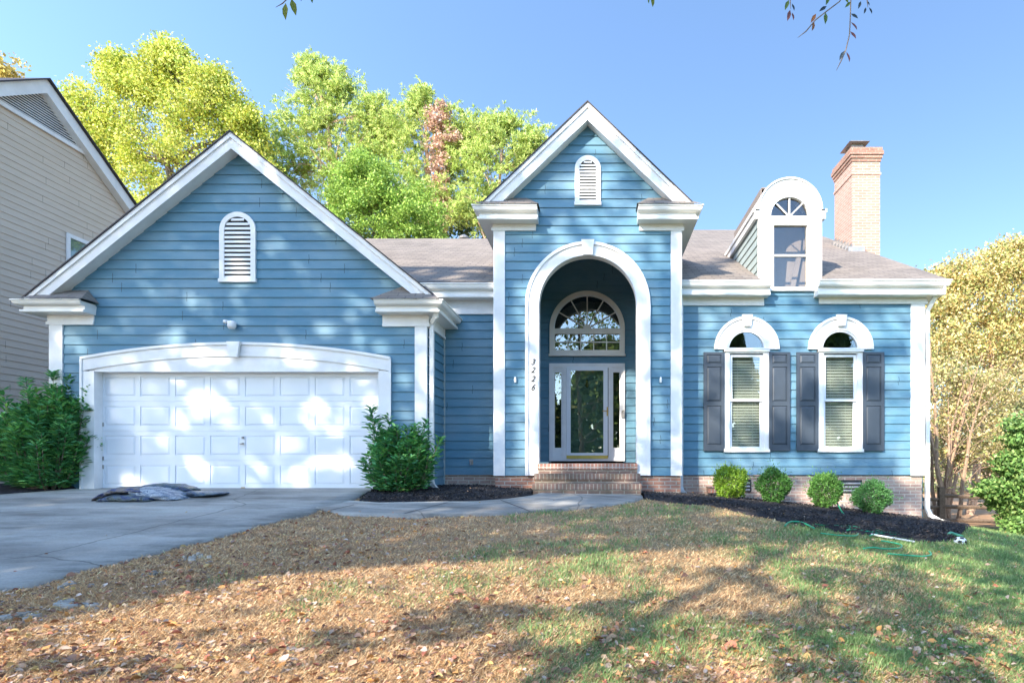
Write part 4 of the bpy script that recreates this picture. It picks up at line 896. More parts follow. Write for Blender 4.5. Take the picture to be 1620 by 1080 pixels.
laurel('laurel_shrub', 'glossy green laurel shrub between garage door and mulch bed', (lx1, ly1, bz(lx1, ly1)), stems_for(r_, 52, .62, .45, .5, 1.15, [(-.52,0,1.45),(-.44,.05,1.3),(-.2,.1,1.32),(.35,.1,1.22),(.3,-.1,1.15),(.62,0,.95)]), 125, 5)
lx2, ly2 = X(62, 10.7), 10.9
laurel('laurel_shrub', 'large glossy green laurel shrub left of the garage beside the tan house', (lx2, ly2, bz(lx2, ly2)), stems_for(r_, 105, .98, .6, .75, 1.75, [(-.4,0,1.95),(.1,0,2.05),(.25,.1,2.0),(.45,-.1,1.5),(-.8,0,1.75),(.5,.1,1.8)]), 125, 6)
lx3 = X(-70, 11.3)
laurel('laurel_shrub', 'yellower laurel shrub at the left edge of the photo', (lx3, 11.4, bz(lx3, 11.4)), stems_for(r_, 50, .8, .6, .7, 1.6), 90, 8)
def boxwood(label, px, pyt, pyb, rpx, Y, seed, pal):
    r = np.random.default_rng(seed); z0 = Z(pyb, Y); z1 = Z(pyt, Y); R_ = rpx*1.07*Y/F; c = np.array([X(px, Y), Y, (z0+z1)/2+.02]); t = thing('boxwood_shrub', label, 'shrub', (c[0], Y, z0), 'round clipped shrubs along the foundation')
    s = MB()
    for k in range(9): a = k*.7; s.tube([(c[0], Y, z0-.06), (c[0]+.5*R_*math.cos(a), Y+.5*R_*math.sin(a), z0+.25*(z1-z0)), (c[0]+.7*R_*math.cos(a), Y+.7*R_*math.sin(a), z0+.7*(z1-z0))], [.012,.008,.004], 5)
    s.build('stems', 'bark', t); n = 6500
    d = unit(r.normal(0, 1, (n, 3))); lump = 1+.15*np.sin(4*d[:,0]+seed)*np.sin(4*d[:,2]+2*seed)+.09*np.sin(11*d[:,1]+9*d[:,2]+seed)+.05*np.sin(19*d[:,0]+seed); rad = lump*(.55+.45*r.uniform(0,1,n)**.35)*(1+(r.uniform(0,1,n)<.09)*r.uniform(0,.45,n)*(d[:,2]>-.1))
    q = c+d*rad[:, None]*np.array([R_, R_*.95, (z1-z0)/2]); q[:, 2] = np.maximum(q[:, 2], z0+.01)
    V, Fq, cc = leaf_arrays(q, d+r.normal(0,.6,(n,3))+[0,0,.5], r.normal(0,1,(n,3))+d, r.uniform(.028,.055,n), r.uniform(.012,.019,n), .1, pal, seed); npmesh('leaves', V, Fq, 'leaf', t, cc)
yp = [(.22,.36,.03),(.30,.45,.05),(.16,.30,.03)]; gp1 = [(.07,.19,.035),(.10,.25,.05),(.05,.14,.03)]; gp2 = [(.10,.24,.05),(.14,.30,.06),(.07,.18,.04)]; gp3 = [(.09,.25,.07),(.13,.31,.10),(.07,.18,.05)]
boxwood('yellow-green round shrub, nearest of the four to the front steps', 1156, 738, 791, 24.5, 11.35, 1, yp)
boxwood('dark green round shrub between the yellow-green shrub and the one holding the hose', 1224, 744, 798, 23.5, 11.3, 2, gp1)
boxwood('round green shrub with the garden hose running out from behind it', 1306, 750, 804, 23.5, 11.2, 3, gp2)
boxwood('open feathery green shrub nearest the right corner of the house', 1378, 763, 813, 26, 11.1, 4, gp3)

# ================================================================== TREES
def tree(name, label, lumps, base, leaf, nclump, nleaf, pal, seed, group=None, trunk_r=.25, bark='bark', spread=.45, asp=.6, cat='tree', flat=1.0, pine=False, limbs=True, solo=None):
    """lumps: (px, py, Y, radius px, vertical factor)"""
    r = np.random.default_rng(seed); t = thing(name, label, cat, base, group); Cc = []; tr = MB(); b = Vector(base)
    ctr = [(Vector(P(px, py, Y)), rp*Y/F, vf) for px, py, Y, rp, vf in lumps]
    top = max(ctr, key=lambda q: q[0].z)[0]
    mid = Vector((sum(q[0].x for q in ctr)/len(ctr), sum(q[0].y for q in ctr)/len(ctr), 0))
    spine = [b+(Vector((mid.x*.5+top.x*.5, mid.y, top.z))-b)*f+Vector((r.normal(0,.12), r.normal(0,.12), 0))*(f > 0) for f in np.linspace(0, 1, 9)]
    tr.tube(spine, [trunk_r*(1-.85*f) for f in np.linspace(0, 1, 9)], 8)
    for c, rad, vf in ctr:
        k = min(range(8), key=lambda i: abs(spine[i].z-(c.z-rad*1.1))+.01*i); s0 = spine[k]
        for q in range(3 if limbs else 1):
            e_ = c+Vector(unit(r.normal(0,1,(1,3)))[0])*rad*.55; m1 = s0.lerp(e_, .5)+Vector((0,0,.12*rad)); rr_ = trunk_r*(1-.85*k/8)*.42
            tr.tube([s0, m1, e_], [rr_, rr_*.6, rr_*.2], 5)
            for w in range(3): e2 = e_+Vector(unit(r.normal(0,1,(1,3)))[0])*rad*.5; tr.tube([m1.lerp(e_, .5), e2], [rr_*.3, rr_*.08], 4)
    tr.build('trunk', bark, t)
    for c, rad, vf in ctr:
        d = unit(r.normal(0,1,(nclump,3))); rr2 = rad*(.35+.70*r.uniform(0,1,nclump)**.5)*(1+.3*np.sin(6*d[:,0]+seed)*np.sin(5*d[:,2]+rad*9)); q = np.array(c)+d*rr2[:, None]*np.array([1,1,vf]); Cc.append(q)
    Cc = np.concatenate(Cc); nleaf = int(nleaf*1.25); n = len(Cc)*nleaf; sp_ = spread*.6
    nrm = lambda *a: np.clip(r.normal(0, 1, a), -1.9, 1.9)
    if pine:
        # tufts: thin needles fanned round each clump centre
        cc = np.repeat(Cc, nleaf, 0); ax = np.repeat(unit(r.normal(0,.5,(len(Cc),3))+[0,0,.7]), nleaf, 0); sub = np.repeat(r.normal(0,sp_,(len(Cc)*max(1,nleaf//12),3)), 12, 0)[:n]
        if len(sub) < n: sub = np.concatenate([sub, r.normal(0, sp_, (n-len(sub), 3))])
        dd = unit(r.normal(0,1,(n,3))+ax*1.1); V, Fq, c = leaf_arrays(cc+sub*[1,1,.7]+dd*leaf*.4, dd, r.normal(0,1,(n,3)), leaf*.8*r.uniform(.7,1.2,n), leaf*.13, 0, pal, seed)
    else:
        q = np.repeat(Cc, nleaf, 0)+nrm(n, 3)*sp_*np.array([1,1,.62]); V, Fq, c = quads(q, leaf, pal, seed, asp)
        tone = np.repeat(r.normal(1, .12, len(Cc)), nleaf)[:, None]; c = c*tone
    npmesh('crown', V, Fq, 'leaf', t, c); return t
ygp = [(.56,.58,.10),(.66,.64,.12),(.42,.50,.08),(.72,.70,.20),(.32,.44,.08)]
pinep = [(.46,.58,.14),(.56,.64,.18),(.32,.46,.10),(.64,.68,.22)]
gnp = [(.30,.44,.08),(.38,.52,.10),(.20,.34,.06)]
tree('broadleaf_tree', 'broad yellow-green leafy tree behind the left side of the garage roof',
     [(285,150,28,62,1),(185,180,28,52,1),(135,185,28,38,1),(240,215,27.5,70,1),(345,195,28,50,1),(160,240,28,50,1),(390,225,28.5,32,1),(300,270,27.5,60,1),(215,290,28,50,1),(265,110,28,34,1.1),(190,125,28,26,1.1),(340,150,28,34,1),(130,230,28,36,1),(390,262,28,36,1),(250,350,28,60,1),(273,92,28,20,1.1),(186,108,28,17,1.1),(238,140,28,24,1),(385,195,28,20,1),(335,128,28,18,1)],
     (X(300,28), 28, -.5), .125, 46, 84, ygp, 21, 'trees behind the house', .35)
tree('pine_tree', 'tall pine with full pointed crown behind the garage ridge',
     [(528,125,31,30,1.1),(500,160,31,46,1),(560,165,31,44,1),(535,210,31,60,1),(470,215,31,44,1),(600,190,31,30,1),(450,260,31,42,1),(590,235,31,38,1),(510,270,31,60,1),(430,290,31,30,1),(490,115,31,18,1),(610,215,31,22,1),(560,300,31,50,1)],
     (X(545,31), 31, -.5), .26, 60, 72, pinep, 22, 'trees behind the house', .34, 'pale_bark', .32, pine=True)
tree('pine_tree', 'pine wrapped in reddish dead vine behind the middle of the roof',
     [(665,160,30,22,1),(640,195,30,32,1),(715,205,30,34,1),(655,240,30,40,1),(725,250,30,34,1),(640,290,30,40,1),(700,300,30,44,1),(740,215,30,26,1),(690,345,30,44,1)],
     (X(690,30), 30, -.5), .25, 52, 66, pinep, 23, 'trees behind the house', .3, 'pale_bark', .3, pine=True)
vt = tree('dead_vine', 'rusty pink dead vine climbing the pine behind the middle of the roof', [(695,185,29.4,22,1),(705,215,29.4,22,1),(690,250,29.4,16,1.4),(697,290,29.4,12,2),(700,335,29.4,13,2)],
     (X(697,29.4), 29.4, -.5), .13, 27, 40, [(.62,.38,.27),(.70,.48,.33),(.52,.32,.24),(.66,.46,.38)], 24, None, .1, 'pale_bark', .22, cat='vine')
tree('pine_tree', 'open pine with forked pale trunk left of the entry gable',
     [(765,205,29,26,1),(790,235,29,36,1),(755,250,29,30,1),(830,215,29,32,1),(845,240,29,22,1),(800,200,29,18,1),(770,290,29,34,1),(740,325,29,30,1),(765,345,29,28,1),(835,260,29,24,1)],
     (X(753,29), 29, -.5), .25, 44, 60, pinep, 25, 'trees behind the house', .26, 'pale_bark', .28, pine=True)
tree('leafy_tree', 'low bright green tree filling the gap above the garage roof slope',
     [(575,270,25,32,1),(555,300,25,36,1),(610,295,25,40,1),(645,325,25,40,1),(590,340,25,44,1),(625,365,25,40,1),(545,340,25,36,1),(670,355,25,36,1)],
     (X(600,25), 25, -.5), .10, 46, 84, gnp, 26, 'trees behind the house', .2, spread=.3)
tree('leafy_tree', 'dark green shady tree low behind the roof ridge', [(690,360,33,50,1),(750,350,33,40,1),(640,340,33,50,1),(800,330,33,40,1),(600,330,34,50,1),(830,330,33,40,1)], (X(700,33), 33, -.5), .2, 30, 50, [(.07,.13,.04),(.10,.18,.05),(.05,.10,.035)], 27, 'trees behind the house', .2)
tree('leafy_tree', 'orange-tinged tree top above the tan house roof', [(5,125,34,20,1),(-30,110,34,40,1)], (X(-20,34), 34, -.5), .2, 30, 40, [(.50,.40,.10),(.55,.45,.15)], 28, 'trees behind the house', .2)
# right-hand side
orp = [(.70,.53,.20),(.76,.60,.27),(.58,.46,.17),(.44,.48,.16),(.80,.66,.36)]
tree('golden_tree', 'golden autumn tree rising right of the house corner',
     [(1600,410,22,30,1),(1560,430,22,40,.8),(1510,440,22,40,.6),(1610,470,22,50,1),(1540,485,22,48,.8),(1485,480,22,36,.8),(1580,540,22,54,.8),(1500,540,22,44,.8),(1640,430,22,50,1),(1640,540,22,50,1)],
     (X(1530,22), 22, -1.7), .10, 60, 64, orp+[(.38,.42,.12),(.50,.34,.12),(.30,.30,.10)], 31, 'trees right of the house', .16, 'pale_bark', .42)
tree('golden_tree', 'lower golden brush with pale bare stems behind the rail fence',
     [(1490,600,20,40,.8),(1540,620,20,46,.8),(1590,610,20,44,.8),(1500,665,20,34,.8),(1560,680,20,44,.8),(1600,720,20,34,.6),(1520,715,20,26,.5)],
     (X(1500,20), 20, -1.7), .09, 46, 46, [(.50,.40,.16),(.55,.46,.22),(.34,.36,.12),(.62,.5,.3)], 32, 'trees right of the house', .1, 'myrtle_bark', .34)
def stems_thing():
    t = thing('crepe_myrtle', 'cluster of pale orange bare trunks right of the house corner', 'tree', (X(1492,18.6), 18.6, -1.5)); s = MB(); r = np.random.default_rng(9)
    for k in range(9):
        x0 = X(1478+r.uniform(0, 28), 18.6); y0 = 18.6+r.uniform(-.3, .5); an = r.normal(0, .16); h = r.uniform(3.5, 6.5); p = [Vector((x0, y0, -1.6))]
        for i in range(6): p.append(p[-1]+Vector((an*h/6+r.normal(0,.05)+.02*i, r.normal(0,.06), h/6)))
        s.tube(p, [.075,.068,.058,.046,.034,.022,.008], 6)
        for i in range(2, 6):
            for q in range(2): e_ = p[i]+Vector((r.normal(0,.5), r.normal(0,.4), r.uniform(.4,1.1))); s.tube([p[i], p[i].lerp(e_, .5)+Vector((0,0,-.05)), e_], [.018,.010,.003], 4)
    s.build('trunk', 'myrtle_bark', t)
    Cn = np.clip(r.normal(0, 1, (1500, 3)), -1.8, 1.8)*[.55,.5,1.6]+[X(1500,18.6), 18.8, 2.6]; V, Fq, c = quads(Cn, .10, orp, 9); npmesh('crown', V, Fq, 'leaf', t, c)
stems_thing()
tree('green_tree', 'deep green leafy tree at the right edge behind the fence',
     [(1625,690,15.5,30,1),(1602,735,15.5,18,.8),(1625,760,15.5,34,1),(1575,775,15.5,17,.6),(1608,805,15.5,26,.8),(1650,700,15.5,40,1),(1630,835,15,24,.7),(1660,780,15,50,1)],
     (X(1640,15.5), 15.6, -2.2), .11, 44, 52, [(.14,.27,.07),(.22,.38,.10),(.10,.19,.05),(.32,.44,.14)], 33, 'trees right of the house', .1, spread=.24)
tree('far_woods', 'hazy grey-green woods seen through the golden trees', [(1500,620,38,60,1),(1570,600,38,70,1),(1640,620,38,70,1),(1530,700,38,60,1),(1600,720,38,70,1),(1480,740,38,60,1),(1560,560,40,60,1),(1480,540,40,50,1),(1620,500,40,60,1),(1680,560,40,80,1)], (X(1560,38), 38, -3), .28, 40, 46, [(.28,.30,.14),(.36,.34,.16),(.20,.25,.10)], 34, None, .2, cat='woods', spread=.8)
C.objects[-1] if False else None
for o in list(C.objects):
    if o.name.startswith('far_woods'): o['kind'] = 'stuff'
# rail fence
fn = thing('rail_fence', 'weathered brown split-rail fence right of the house corner', 'fence', (X(1489,17.7), 17.7, -1.4)); fy = 17.7
for px in (1340, 1489, 1640):
    x = X(px, fy); zg = float(gz(x, fy)); p_ = MB(); p_.box(x-.08, x+.08, fy-.07, fy+.07, zg-.2, Z(770, fy)); p_.build('post', 'wood', fn)
for za, zb_ in ((783, 790), (801, 802), (822, 824)):
    p_ = MB()
    for xa, xb in ((1340, 1489), (1489, 1640)):
        p_.tube([P(xa, za if xa > 1400 else za-6, fy), P((xa+xb)/2, (za+zb_)/2+1, fy), P(xb, zb_, fy)], [.055,.06,.052], 6)
    p_.build('rail', 'wood', fn)

# ================================================================== SMALL THINGS
def sack(label, spine, radii, depth, colors, seed, Yc):
    """limp plastic sack: a flattened, creased body bent along a spine given in picture points at depth Yc"""
    r = random.Random(seed); ph = [r.uniform(0, 6) for _ in range(8)]; n, k = 64, 40; pts = [P(a, b, Yc) for a, b in spine]
    def at_(t, arr):
        u = t*(len(arr)-1); i = min(int(u), len(arr)-2); f = u-i; f = f*f*(3-2*f)*.5+f*.5; return arr[i]*(1-f)+arr[i+1]*f
    vs, fs = [], []
    for i in range(n+1):
        t = i/n; c = at_(t, pts); rad = at_(t, radii)*.82*Yc/F; e = min(1, (min(t, 1-t)/.10))**.5 if min(t, 1-t) < .10 else 1; pinch = .35+.65*e if i not in (0, n) else .02
        for q in range(k):
            a = 2*math.pi*q/k; ca, sa = math.cos(a), math.sin(a)
            cr = .10*abs(math.sin(9*t+2.2*a+ph[0]))+.08*abs(math.sin(15*t-3*a+ph[1]))+.06*abs(math.sin(27*t+5*a+ph[2]+2*math.sin(3*a)))+.05*math.sin(6*a+ph[3]+8*t)
            cr += .16*math.sin(7*a+ph[4])*(1-e)
            ry = depth/2*(e*.35+.65)*(1+cr*.5)*(math.copysign(abs(ca)**.8, ca)); rz_ = rad*pinch*(1+cr-.12)*math.copysign(abs(sa)**.8, sa)
            vs.append((c.x+.02*math.sin(5*a+ph[5])*(1-e), c.y+ry, c.z+rz_))
    for i in range(n):
        for q in range(k): w_ = (q+1) % k; fs.append((i*k+q, i*k+w_, (i+1)*k+w_, (i+1)*k+q))
    me = bpy.data.meshes.new('mulch_bag'); me.from_pydata(vs, [], fs); me.update(); me.polygons.foreach_set('use_smooth', [True]*len(fs))
    bm = bmesh.new(); bm.from_mesh(me); bmesh.ops.recalc_face_normals(bm, faces=bm.faces); bm.to_mesh(me); bm.free()
    m, nt, b, o_ = mat('bag_plastic'); f = noise(nt, 4.5, 5, .65, (1,1,2.2), 1.6); nt.links.new(ramp(nt, f, [(.36, colors[0]), (.47, colors[1]), (.56, colors[2]), (.68, colors[0])]), b.inputs['Base Color'])
    b.inputs['Roughness'].default_value = .3; bump(nt, b, noise(nt, 15, 5, .65, (1,2,1), 1.5), 1.0, .04)
    return tag(link('mulch_bag', me, m), label, 'bag', 'mulch bags on the driveway')
sack('dark plastic mulch bag at the bottom of the left stack on the driveway', [(170,791),(190,787),(225,787),(252,789)], [4,7,7.5,5], .5, ((.03,.038,.04), (.15,.19,.18), (.04,.07,.18)), 1, 9.75)
sack('brown and blue mulch bag drooping over the top of the left stack', [(162,791),(176,783),(196,775),(222,774),(247,778)], [2.5,5,6.5,6.5,4], .5, ((.04,.036,.034), (.24,.20,.17), (.04,.07,.20)), 2, 9.85)
sack('torn pale grey mulch bag slumped in the middle of the pile', [(222,775),(242,779),(268,783),(300,788)], [6,11,10,3], .62, ((.36,.42,.47), (.10,.15,.24), (.50,.54,.58)), 3, 9.92)
sack('dark bag at the back of the pile against the garage door', [(230,770),(258,769),(285,771),(308,775)], [4,6,7,4], .4, ((.012,.02,.022), (.07,.12,.12), (.03,.06,.16)), 4, 10.35)
sack('thin blue and black bag lying flat at the right end of the pile', [(286,784),(308,781),(330,781),(355,780)], [5,6,5,2.2], .4, ((.015,.03,.05), (.06,.12,.22), (.14,.18,.19)), 5, 10.1)
# garden hose
def hose(pts, r=.011):
    ctrl = [G(a, b, .045) if len(q) == 2 else Vector(q[2:]) for q in pts for a, b in [q[:2]]]; out = []
    for i in range(len(ctrl)-1):
        p0, p1, p2, p3 = ctrl[max(i-1,0)], ctrl[i], ctrl[i+1], ctrl[min(i+2,len(ctrl)-1)]
        for k in range(8):
            t = k/8; out.append(.5*((2*p1)+(p2-p0)*t+(2*p0-5*p1+4*p2-p3)*t*t+(3*p1-p0-3*p2+p3)*t**3))
    return out+[ctrl[-1]]
hm = MB()
rise = P(1325, 797, 10.9); 
p1 = hose([(0,0,*P(1322,790,11.4)), (0,0,*P(1330,806,10.8)), (0,0,*P(1341,822,10.2)), (1346,838)]); hm.tube(p1, .013, 7)
hm.tube(hose([(1346,838),(1322,842),(1300,836),(1275,831),(1258,829),(1243,834),(1250,838)][:1]+[(1346,839),(1310,835),(1290,833)]), .011, 6)
hm.tube(hose([(1288,840),(1270,831),(1256,829),(1247,831),(1242,836)]), .013, 6)
hm.tube(hose([(1296,834),(1330,836),(1352,837),(1380,843),(1420,847),(1385,846),(1350,842),(1340,843),(1356,838),(1375,840),(1400,845)]), .012, 6)
hm.tube(hose([(1298,848),(1325,851),(1352,852),(1358,848)]), .009, 6)
hm.tube(hose([(1376,852),(1390,848),(1405,849),(1425,849)]), .009, 6)
hm.tube(hose([(1394,860),(1412,863),(1426,867),(1422,872),(1400,873),(1380,871),(1366,873)]), .011, 6)
hm.tube(hose([(1404,881),(1440,884),(1462,885),(1473,882),(1470,877)]), .011, 6)
tag(hm.build('garden_hose', 'hose', None, True), 'green garden hose looped over the lawn by the right-hand mulch bed', 'hose')
pv = MB(); a, b = G(1378, 849, .04), G(1447, 861, .04); pv.tube([a, a.lerp(b, .5), b], .014, 8); tag(pv.build('pvc_pipe', 'pvc', None, True), 'thin white pipe lying on the grass beside the green hose', 'pipe')
# half-flat ball
g = G(1519, 861, 0); bm = bmesh.new(); bmesh.ops.create_icosphere(bm, subdivisions=4, radius=.085)
me = bpy.data.meshes.new('football'); 
for v in bm.verts: v.co.z = v.co.z*.78+.05; v.co += Vector((g.x, g.y, g.z))
bm.to_mesh(me); bm.free(); me.polygons.foreach_set('use_smooth', [True]*len(me.polygons)); me.materials.append(M['pvc']); me.materials.append(M['black'])
phi = 1.618; vs = [Vector(v).normalized() for v in [(0,1,phi),(0,-1,phi),(0,1,-phi),(0,-1,-phi),(1,phi,0),(-1,phi,0),(1,-phi,0),(-1,-phi,0),(phi,0,1),(-phi,0,1),(phi,0,-1),(-phi,0,-1)]]
for p in me.polygons:
    d_ = p.center-Vector((g.x, g.y, g.z+.05)); d_.z /= .78; d_.normalize()
    if any(d_.angle(v) < .36 for v in vs): p.material_index = 1
tag(link('football', me, None), 'small black and white ball at the right end of the mulch bed', 'ball')
gg = G(1505, 851, .02); gs = MB(); gs.tube([gg+Vector((-.08,0,.03)), gg+Vector((0,.02,.06)), gg+Vector((.1,0,.03)), gg+Vector((.17,-.03,.02))], [.02,.03,.025,.01], 6); tag(gs.build('hose_nozzle', 'green_sock', None, True), 'green plastic nozzle on the mulch just behind the ball', 'nozzle')
bk = MB(); bx = X(1126, 12.0); bk.box(bx-.075, bx+.075, 11.95, 12.16, Z(779,12), Z(771,12)); bk.box(bx-.085, bx+.085, 11.93, 12.165, Z(771,12), Z(770,12)+.012); tag(bk.build('utility_box', 'rowlock', None), 'small reddish box against the brick foundation left of the yellow-green shrub', 'box')

# ================================================================== SHADE TREES BEHIND THE CAMERA
def lit_map(px, py):
    """fraction of foliage wanted between the sun and this spot"""
    d = np.full(px.shape, .0)
    gar = (px < 705) & (py < 790); d = np.where(gar & (py > 190), 1.35, d)
    d = np.where((px >= 705) & (px < 1100) & (py < 790), .50, d); d = np.where((px >= 1100) & (py < 790) & (px < 1480), .36, d)
    d = np.where((px > 1480) & (py < 800), 0, d)
    d = np.where((px > 1090) & (py < 470), 0, d); d = np.where((px > 880) & (px < 1100) & (py < 250), .2, d)
    d = np.where((px > 1105) & (px < 1152), d*.35, d)
    gn = vnoise(px/38, py/30, 1.0, 51); d = np.where(gar & (d > 1) & (gn > .74), .35, d)
    # lawn
    low = py >= 790
    yb = np.interp(px, [-200,0,150,300,540,800,1060,1200,1400,1620,1900], [1010,985,958,925,900,885,868,862,850,850,850])
    sh = low & (py < yb); d = np.where(sh, np.where(px < 620, 2.2, 1.2), d)
    lower = low & (py >= yb); d = np.where(lower, np.interp(px, [-200,950,1090,1180,2000], [.03,.03,.15,.5,.58]), d)
    EL = [(255,460,34,17),(332,478,13,24),(372,472,18,14),(155,530,46,30),(125,560,18,18),(112,600,14,14),(205,530,12,16),(283,530,22,26),(372,548,16,12),(445,465,8,14),(520,458,20,14),(535,482,15,10),(518,520,28,15),(570,545,18,13),(605,548,22,16),(643,462,8,8),(640,600,16,20),
          (300,628,44,30),(345,655,26,22),(262,655,26,18),(420,612,20,26),(577,624,15,15),(520,662,24,24),(439,613,12,20),(528,628,12,14),(400,735,14,14),(300,745,17,16),(380,725,20,10),(210,575,60,14),(330,568,60,16),(470,572,40,14),(560,585,30,10),(668,560,8,40),(75,455,26,22),(90,500,12,20),(668,650,8,24),(610,610,8,30),
          (890,225,30,30),(820,368,34,16),(960,270,30,14),(1010,420,16,20),(815,500,16,40),(815,660,20,46),(790,600,10,120),(1068,520,10,120),(1045,660,16,50),(1040,560,14,30),(1015,600,10,90),(840,640,10,80),(985,620,12,30),(885,510,40,80),
          (1240,500,60,14),(1420,600,20,30),(1400,520,40,18),(1250,560,20,30),(1215,640,12,50),(1452,520,12,60),(1180,520,40,18),(1300,520,60,14),(1230,735,70,14),(1420,495,24,14),
          (1225,900,46,15),(1315,935,26,14),(1330,960,20,12),(1505,932,30,9),(1375,880,30,8),(1120,925,50,12),(1160,935,30,12),(1090,950,50,26),(1180,990,40,18),(880,802,60,7),(60,800,40,6),(1160,812,36,6),(1060,905,60,14),(620,855,16,8)]
    for cx_, cy_, rx_, ry_ in EL: k_ = .70 if cx_ < 700 else 1; d = np.where(((px-cx_)/rx_/k_)**2+((py-cy_)/ry_/k_)**2 < 1, np.where((cx_ < 620) & (cy_ > 590), .5, np.where(cx_ < 700, .2, .12)), d)
    SH = [(760,975,120,22),(690,1000,90,20),(960,965,70,14),(1000,1000,60,16),(160,1060,150,18),(540,1015,60,14),(860,1035,70,20),(1060,1060,60,20)]
    for cx_, cy_, rx_, ry_ in SH: d = np.where(low & (((px-cx_)/rx_)**2+((py-cy_)/ry_)**2 < 1), .8, d)
    return d
def shade_trees():
    r = np.random.default_rng(77); n = 120000
    # facade targets and lawn targets
    xf = r.uniform(-13, 8.2, n); zf = r.uniform(-.6, 7.2, n); yf = np.full(n, 11.0)+np.where(xf > -1.95, .62, 0)+np.where(xf > 1.6, .57, 0)
    xl = r.uniform(-14, 12, n); yl = r.uniform(-1, 11, n); zl = gz(xl, yl)
    Px = np.concatenate([xf, xl]); Py = np.concatenate([yf, yl]); Pz = np.concatenate([zf, zl]); isl = np.arange(2*n) >= n
    ysafe = np.maximum(Py, 1.0); px, py = CX+F*Px/ysafe, CY-F*(Pz-E)/ysafe
    py = np.where(isl, np.maximum(py, 791), np.minimum(py, 789)); px = np.clip(px, -400, 2100)
    off = (Py < 3.4); d = lit_map(px, py); d = np.where(isl & off, .12, d)
    # soften inside large half-shaded areas with clumpy noise
    cl = vnoise(Px*1.0, Pz*1.2+Py*.6, 2.1, 41); mid = (d > .15) & (d < .75); d = np.where(mid, np.clip((d+(cl-.5)*1.9), 0, .9), d)
    keep = r.uniform(0, 1, 2*n) < d*np.where(isl, .32, .30)
    Px, Py, Pz = Px[keep], Py[keep], Pz[keep]; m = len(Px)
    Yc = r.uniform(-9.0, -4.2, m); t = Py-Yc; Q = np.stack([Px-.68*t, Yc, Pz+.72*t], 1)
    Yt = {}; 
    sz = .17
    V, Fq, c = quads(Q, sz, [(.20,.30,.08),(.26,.36,.10),(.16,.24,.07),(.34,.32,.10)], 78, .75, .1)
    # orient leaves to face the sun direction roughly so the shade is dense
    S = -SUN/np.linalg.norm(SUN); Nn = unit(S[None]+r.normal(0,.45,(m,3))); D = unit(np.cross(Nn, r.normal(0,1,(m,3)))); S2 = np.cross(Nn, D); z_ = (sz*r.uniform(.75,1.25,m))[:, None]
    V = np.stack([Q-D*z_*.5, Q+S2*z_*.4, Q+D*z_*.5, Q-S2*z_*.4], 1)
    cuts = [-100, -17, -13, -9, -5, 100]
    labs = ['leftmost shade tree across the drive behind the viewpoint', 'second shade tree from the left behind the viewpoint', 'middle shade tree behind the viewpoint', 'shade tree right of the middle one behind the viewpoint', 'rightmost shade tree behind the viewpoint']
    for k in range(5):
        s = (Q[:, 0] >= cuts[k]) & (Q[:, 0] < cuts[k+1]); 
        if s.sum() < 50: continue
        cx_, cy_ = float(np.median(Q[s, 0])), -6.6; zt = float(np.percentile(Q[s, 2], 95)); zg = float(gz(cx_, cy_))
        t = thing('shade_tree', labs[k], 'tree', (cx_, cy_, zg), 'shade trees behind the viewpoint'); b = MB(); b.tube([(cx_, cy_, zg-.2), (cx_+.1, cy_, zg+3), (cx_-.1, cy_+.1, zg+7), (cx_, cy_, zt*.75), (cx_, cy_, zt)], [.14,.12,.09,.06,.02], 8)
        rr3 = np.random.default_rng(k)
        for q in Q[s][rr3.integers(0, s.sum(), 22)]: st_ = Vector((cx_, cy_, max(zg+3, q[2]-2.5))); b.tube([st_, st_.lerp(Vector(q), .5)+Vector((0,0,.3)), Vector(q)], [.03,.02,.008], 5)
        b.build('trunk', 'bark', t); Vs = V[s].reshape(-1, 3); npmesh('crown', Vs, np.arange(len(Vs)).reshape(-1, 4), 'leaf_thin', t, c[s])
shade_trees()
# dark evergreen screen across the street (seen only as reflections in the panes)
def screen():
    r = np.random.default_rng(8)
    for k, (x, h) in enumerate(((-26,10),(-17,9),(-8,13),(1,12.5),(10,14.5),(19,14))):
        y = -30; b = Vector((x, y, -1.7)); t = thing('evergreen_tree', ['evergreen across the street far left','evergreen across the street, second from left','evergreen across the street left of centre','evergreen across the street right of centre','evergreen across the street, second from right','evergreen across the street far right'][k], 'tree', b, 'evergreens across the street')
        m = MB(); m.tube([b, b+Vector((0,0,h*.5)), b+Vector((0,0,h))], [.3,.2,.03], 8); m.build('trunk', 'bark', t)
        n = 7000; u = r.uniform(0,1,n)**.8; a = r.uniform(0,6.283,n); rad = (7.2*(1-u*.72))*r.uniform(.2,1,n)**.5; q = np.stack([x+rad*np.cos(a), y+rad*np.sin(a), -1.2+u*h], 1); V, Fq, c = quads(q, .75, [(.14,.24,.07),(.20,.32,.09),(.09,.16,.05)], k); npmesh('crown', V, Fq, 'leaf', t, c)
screen()
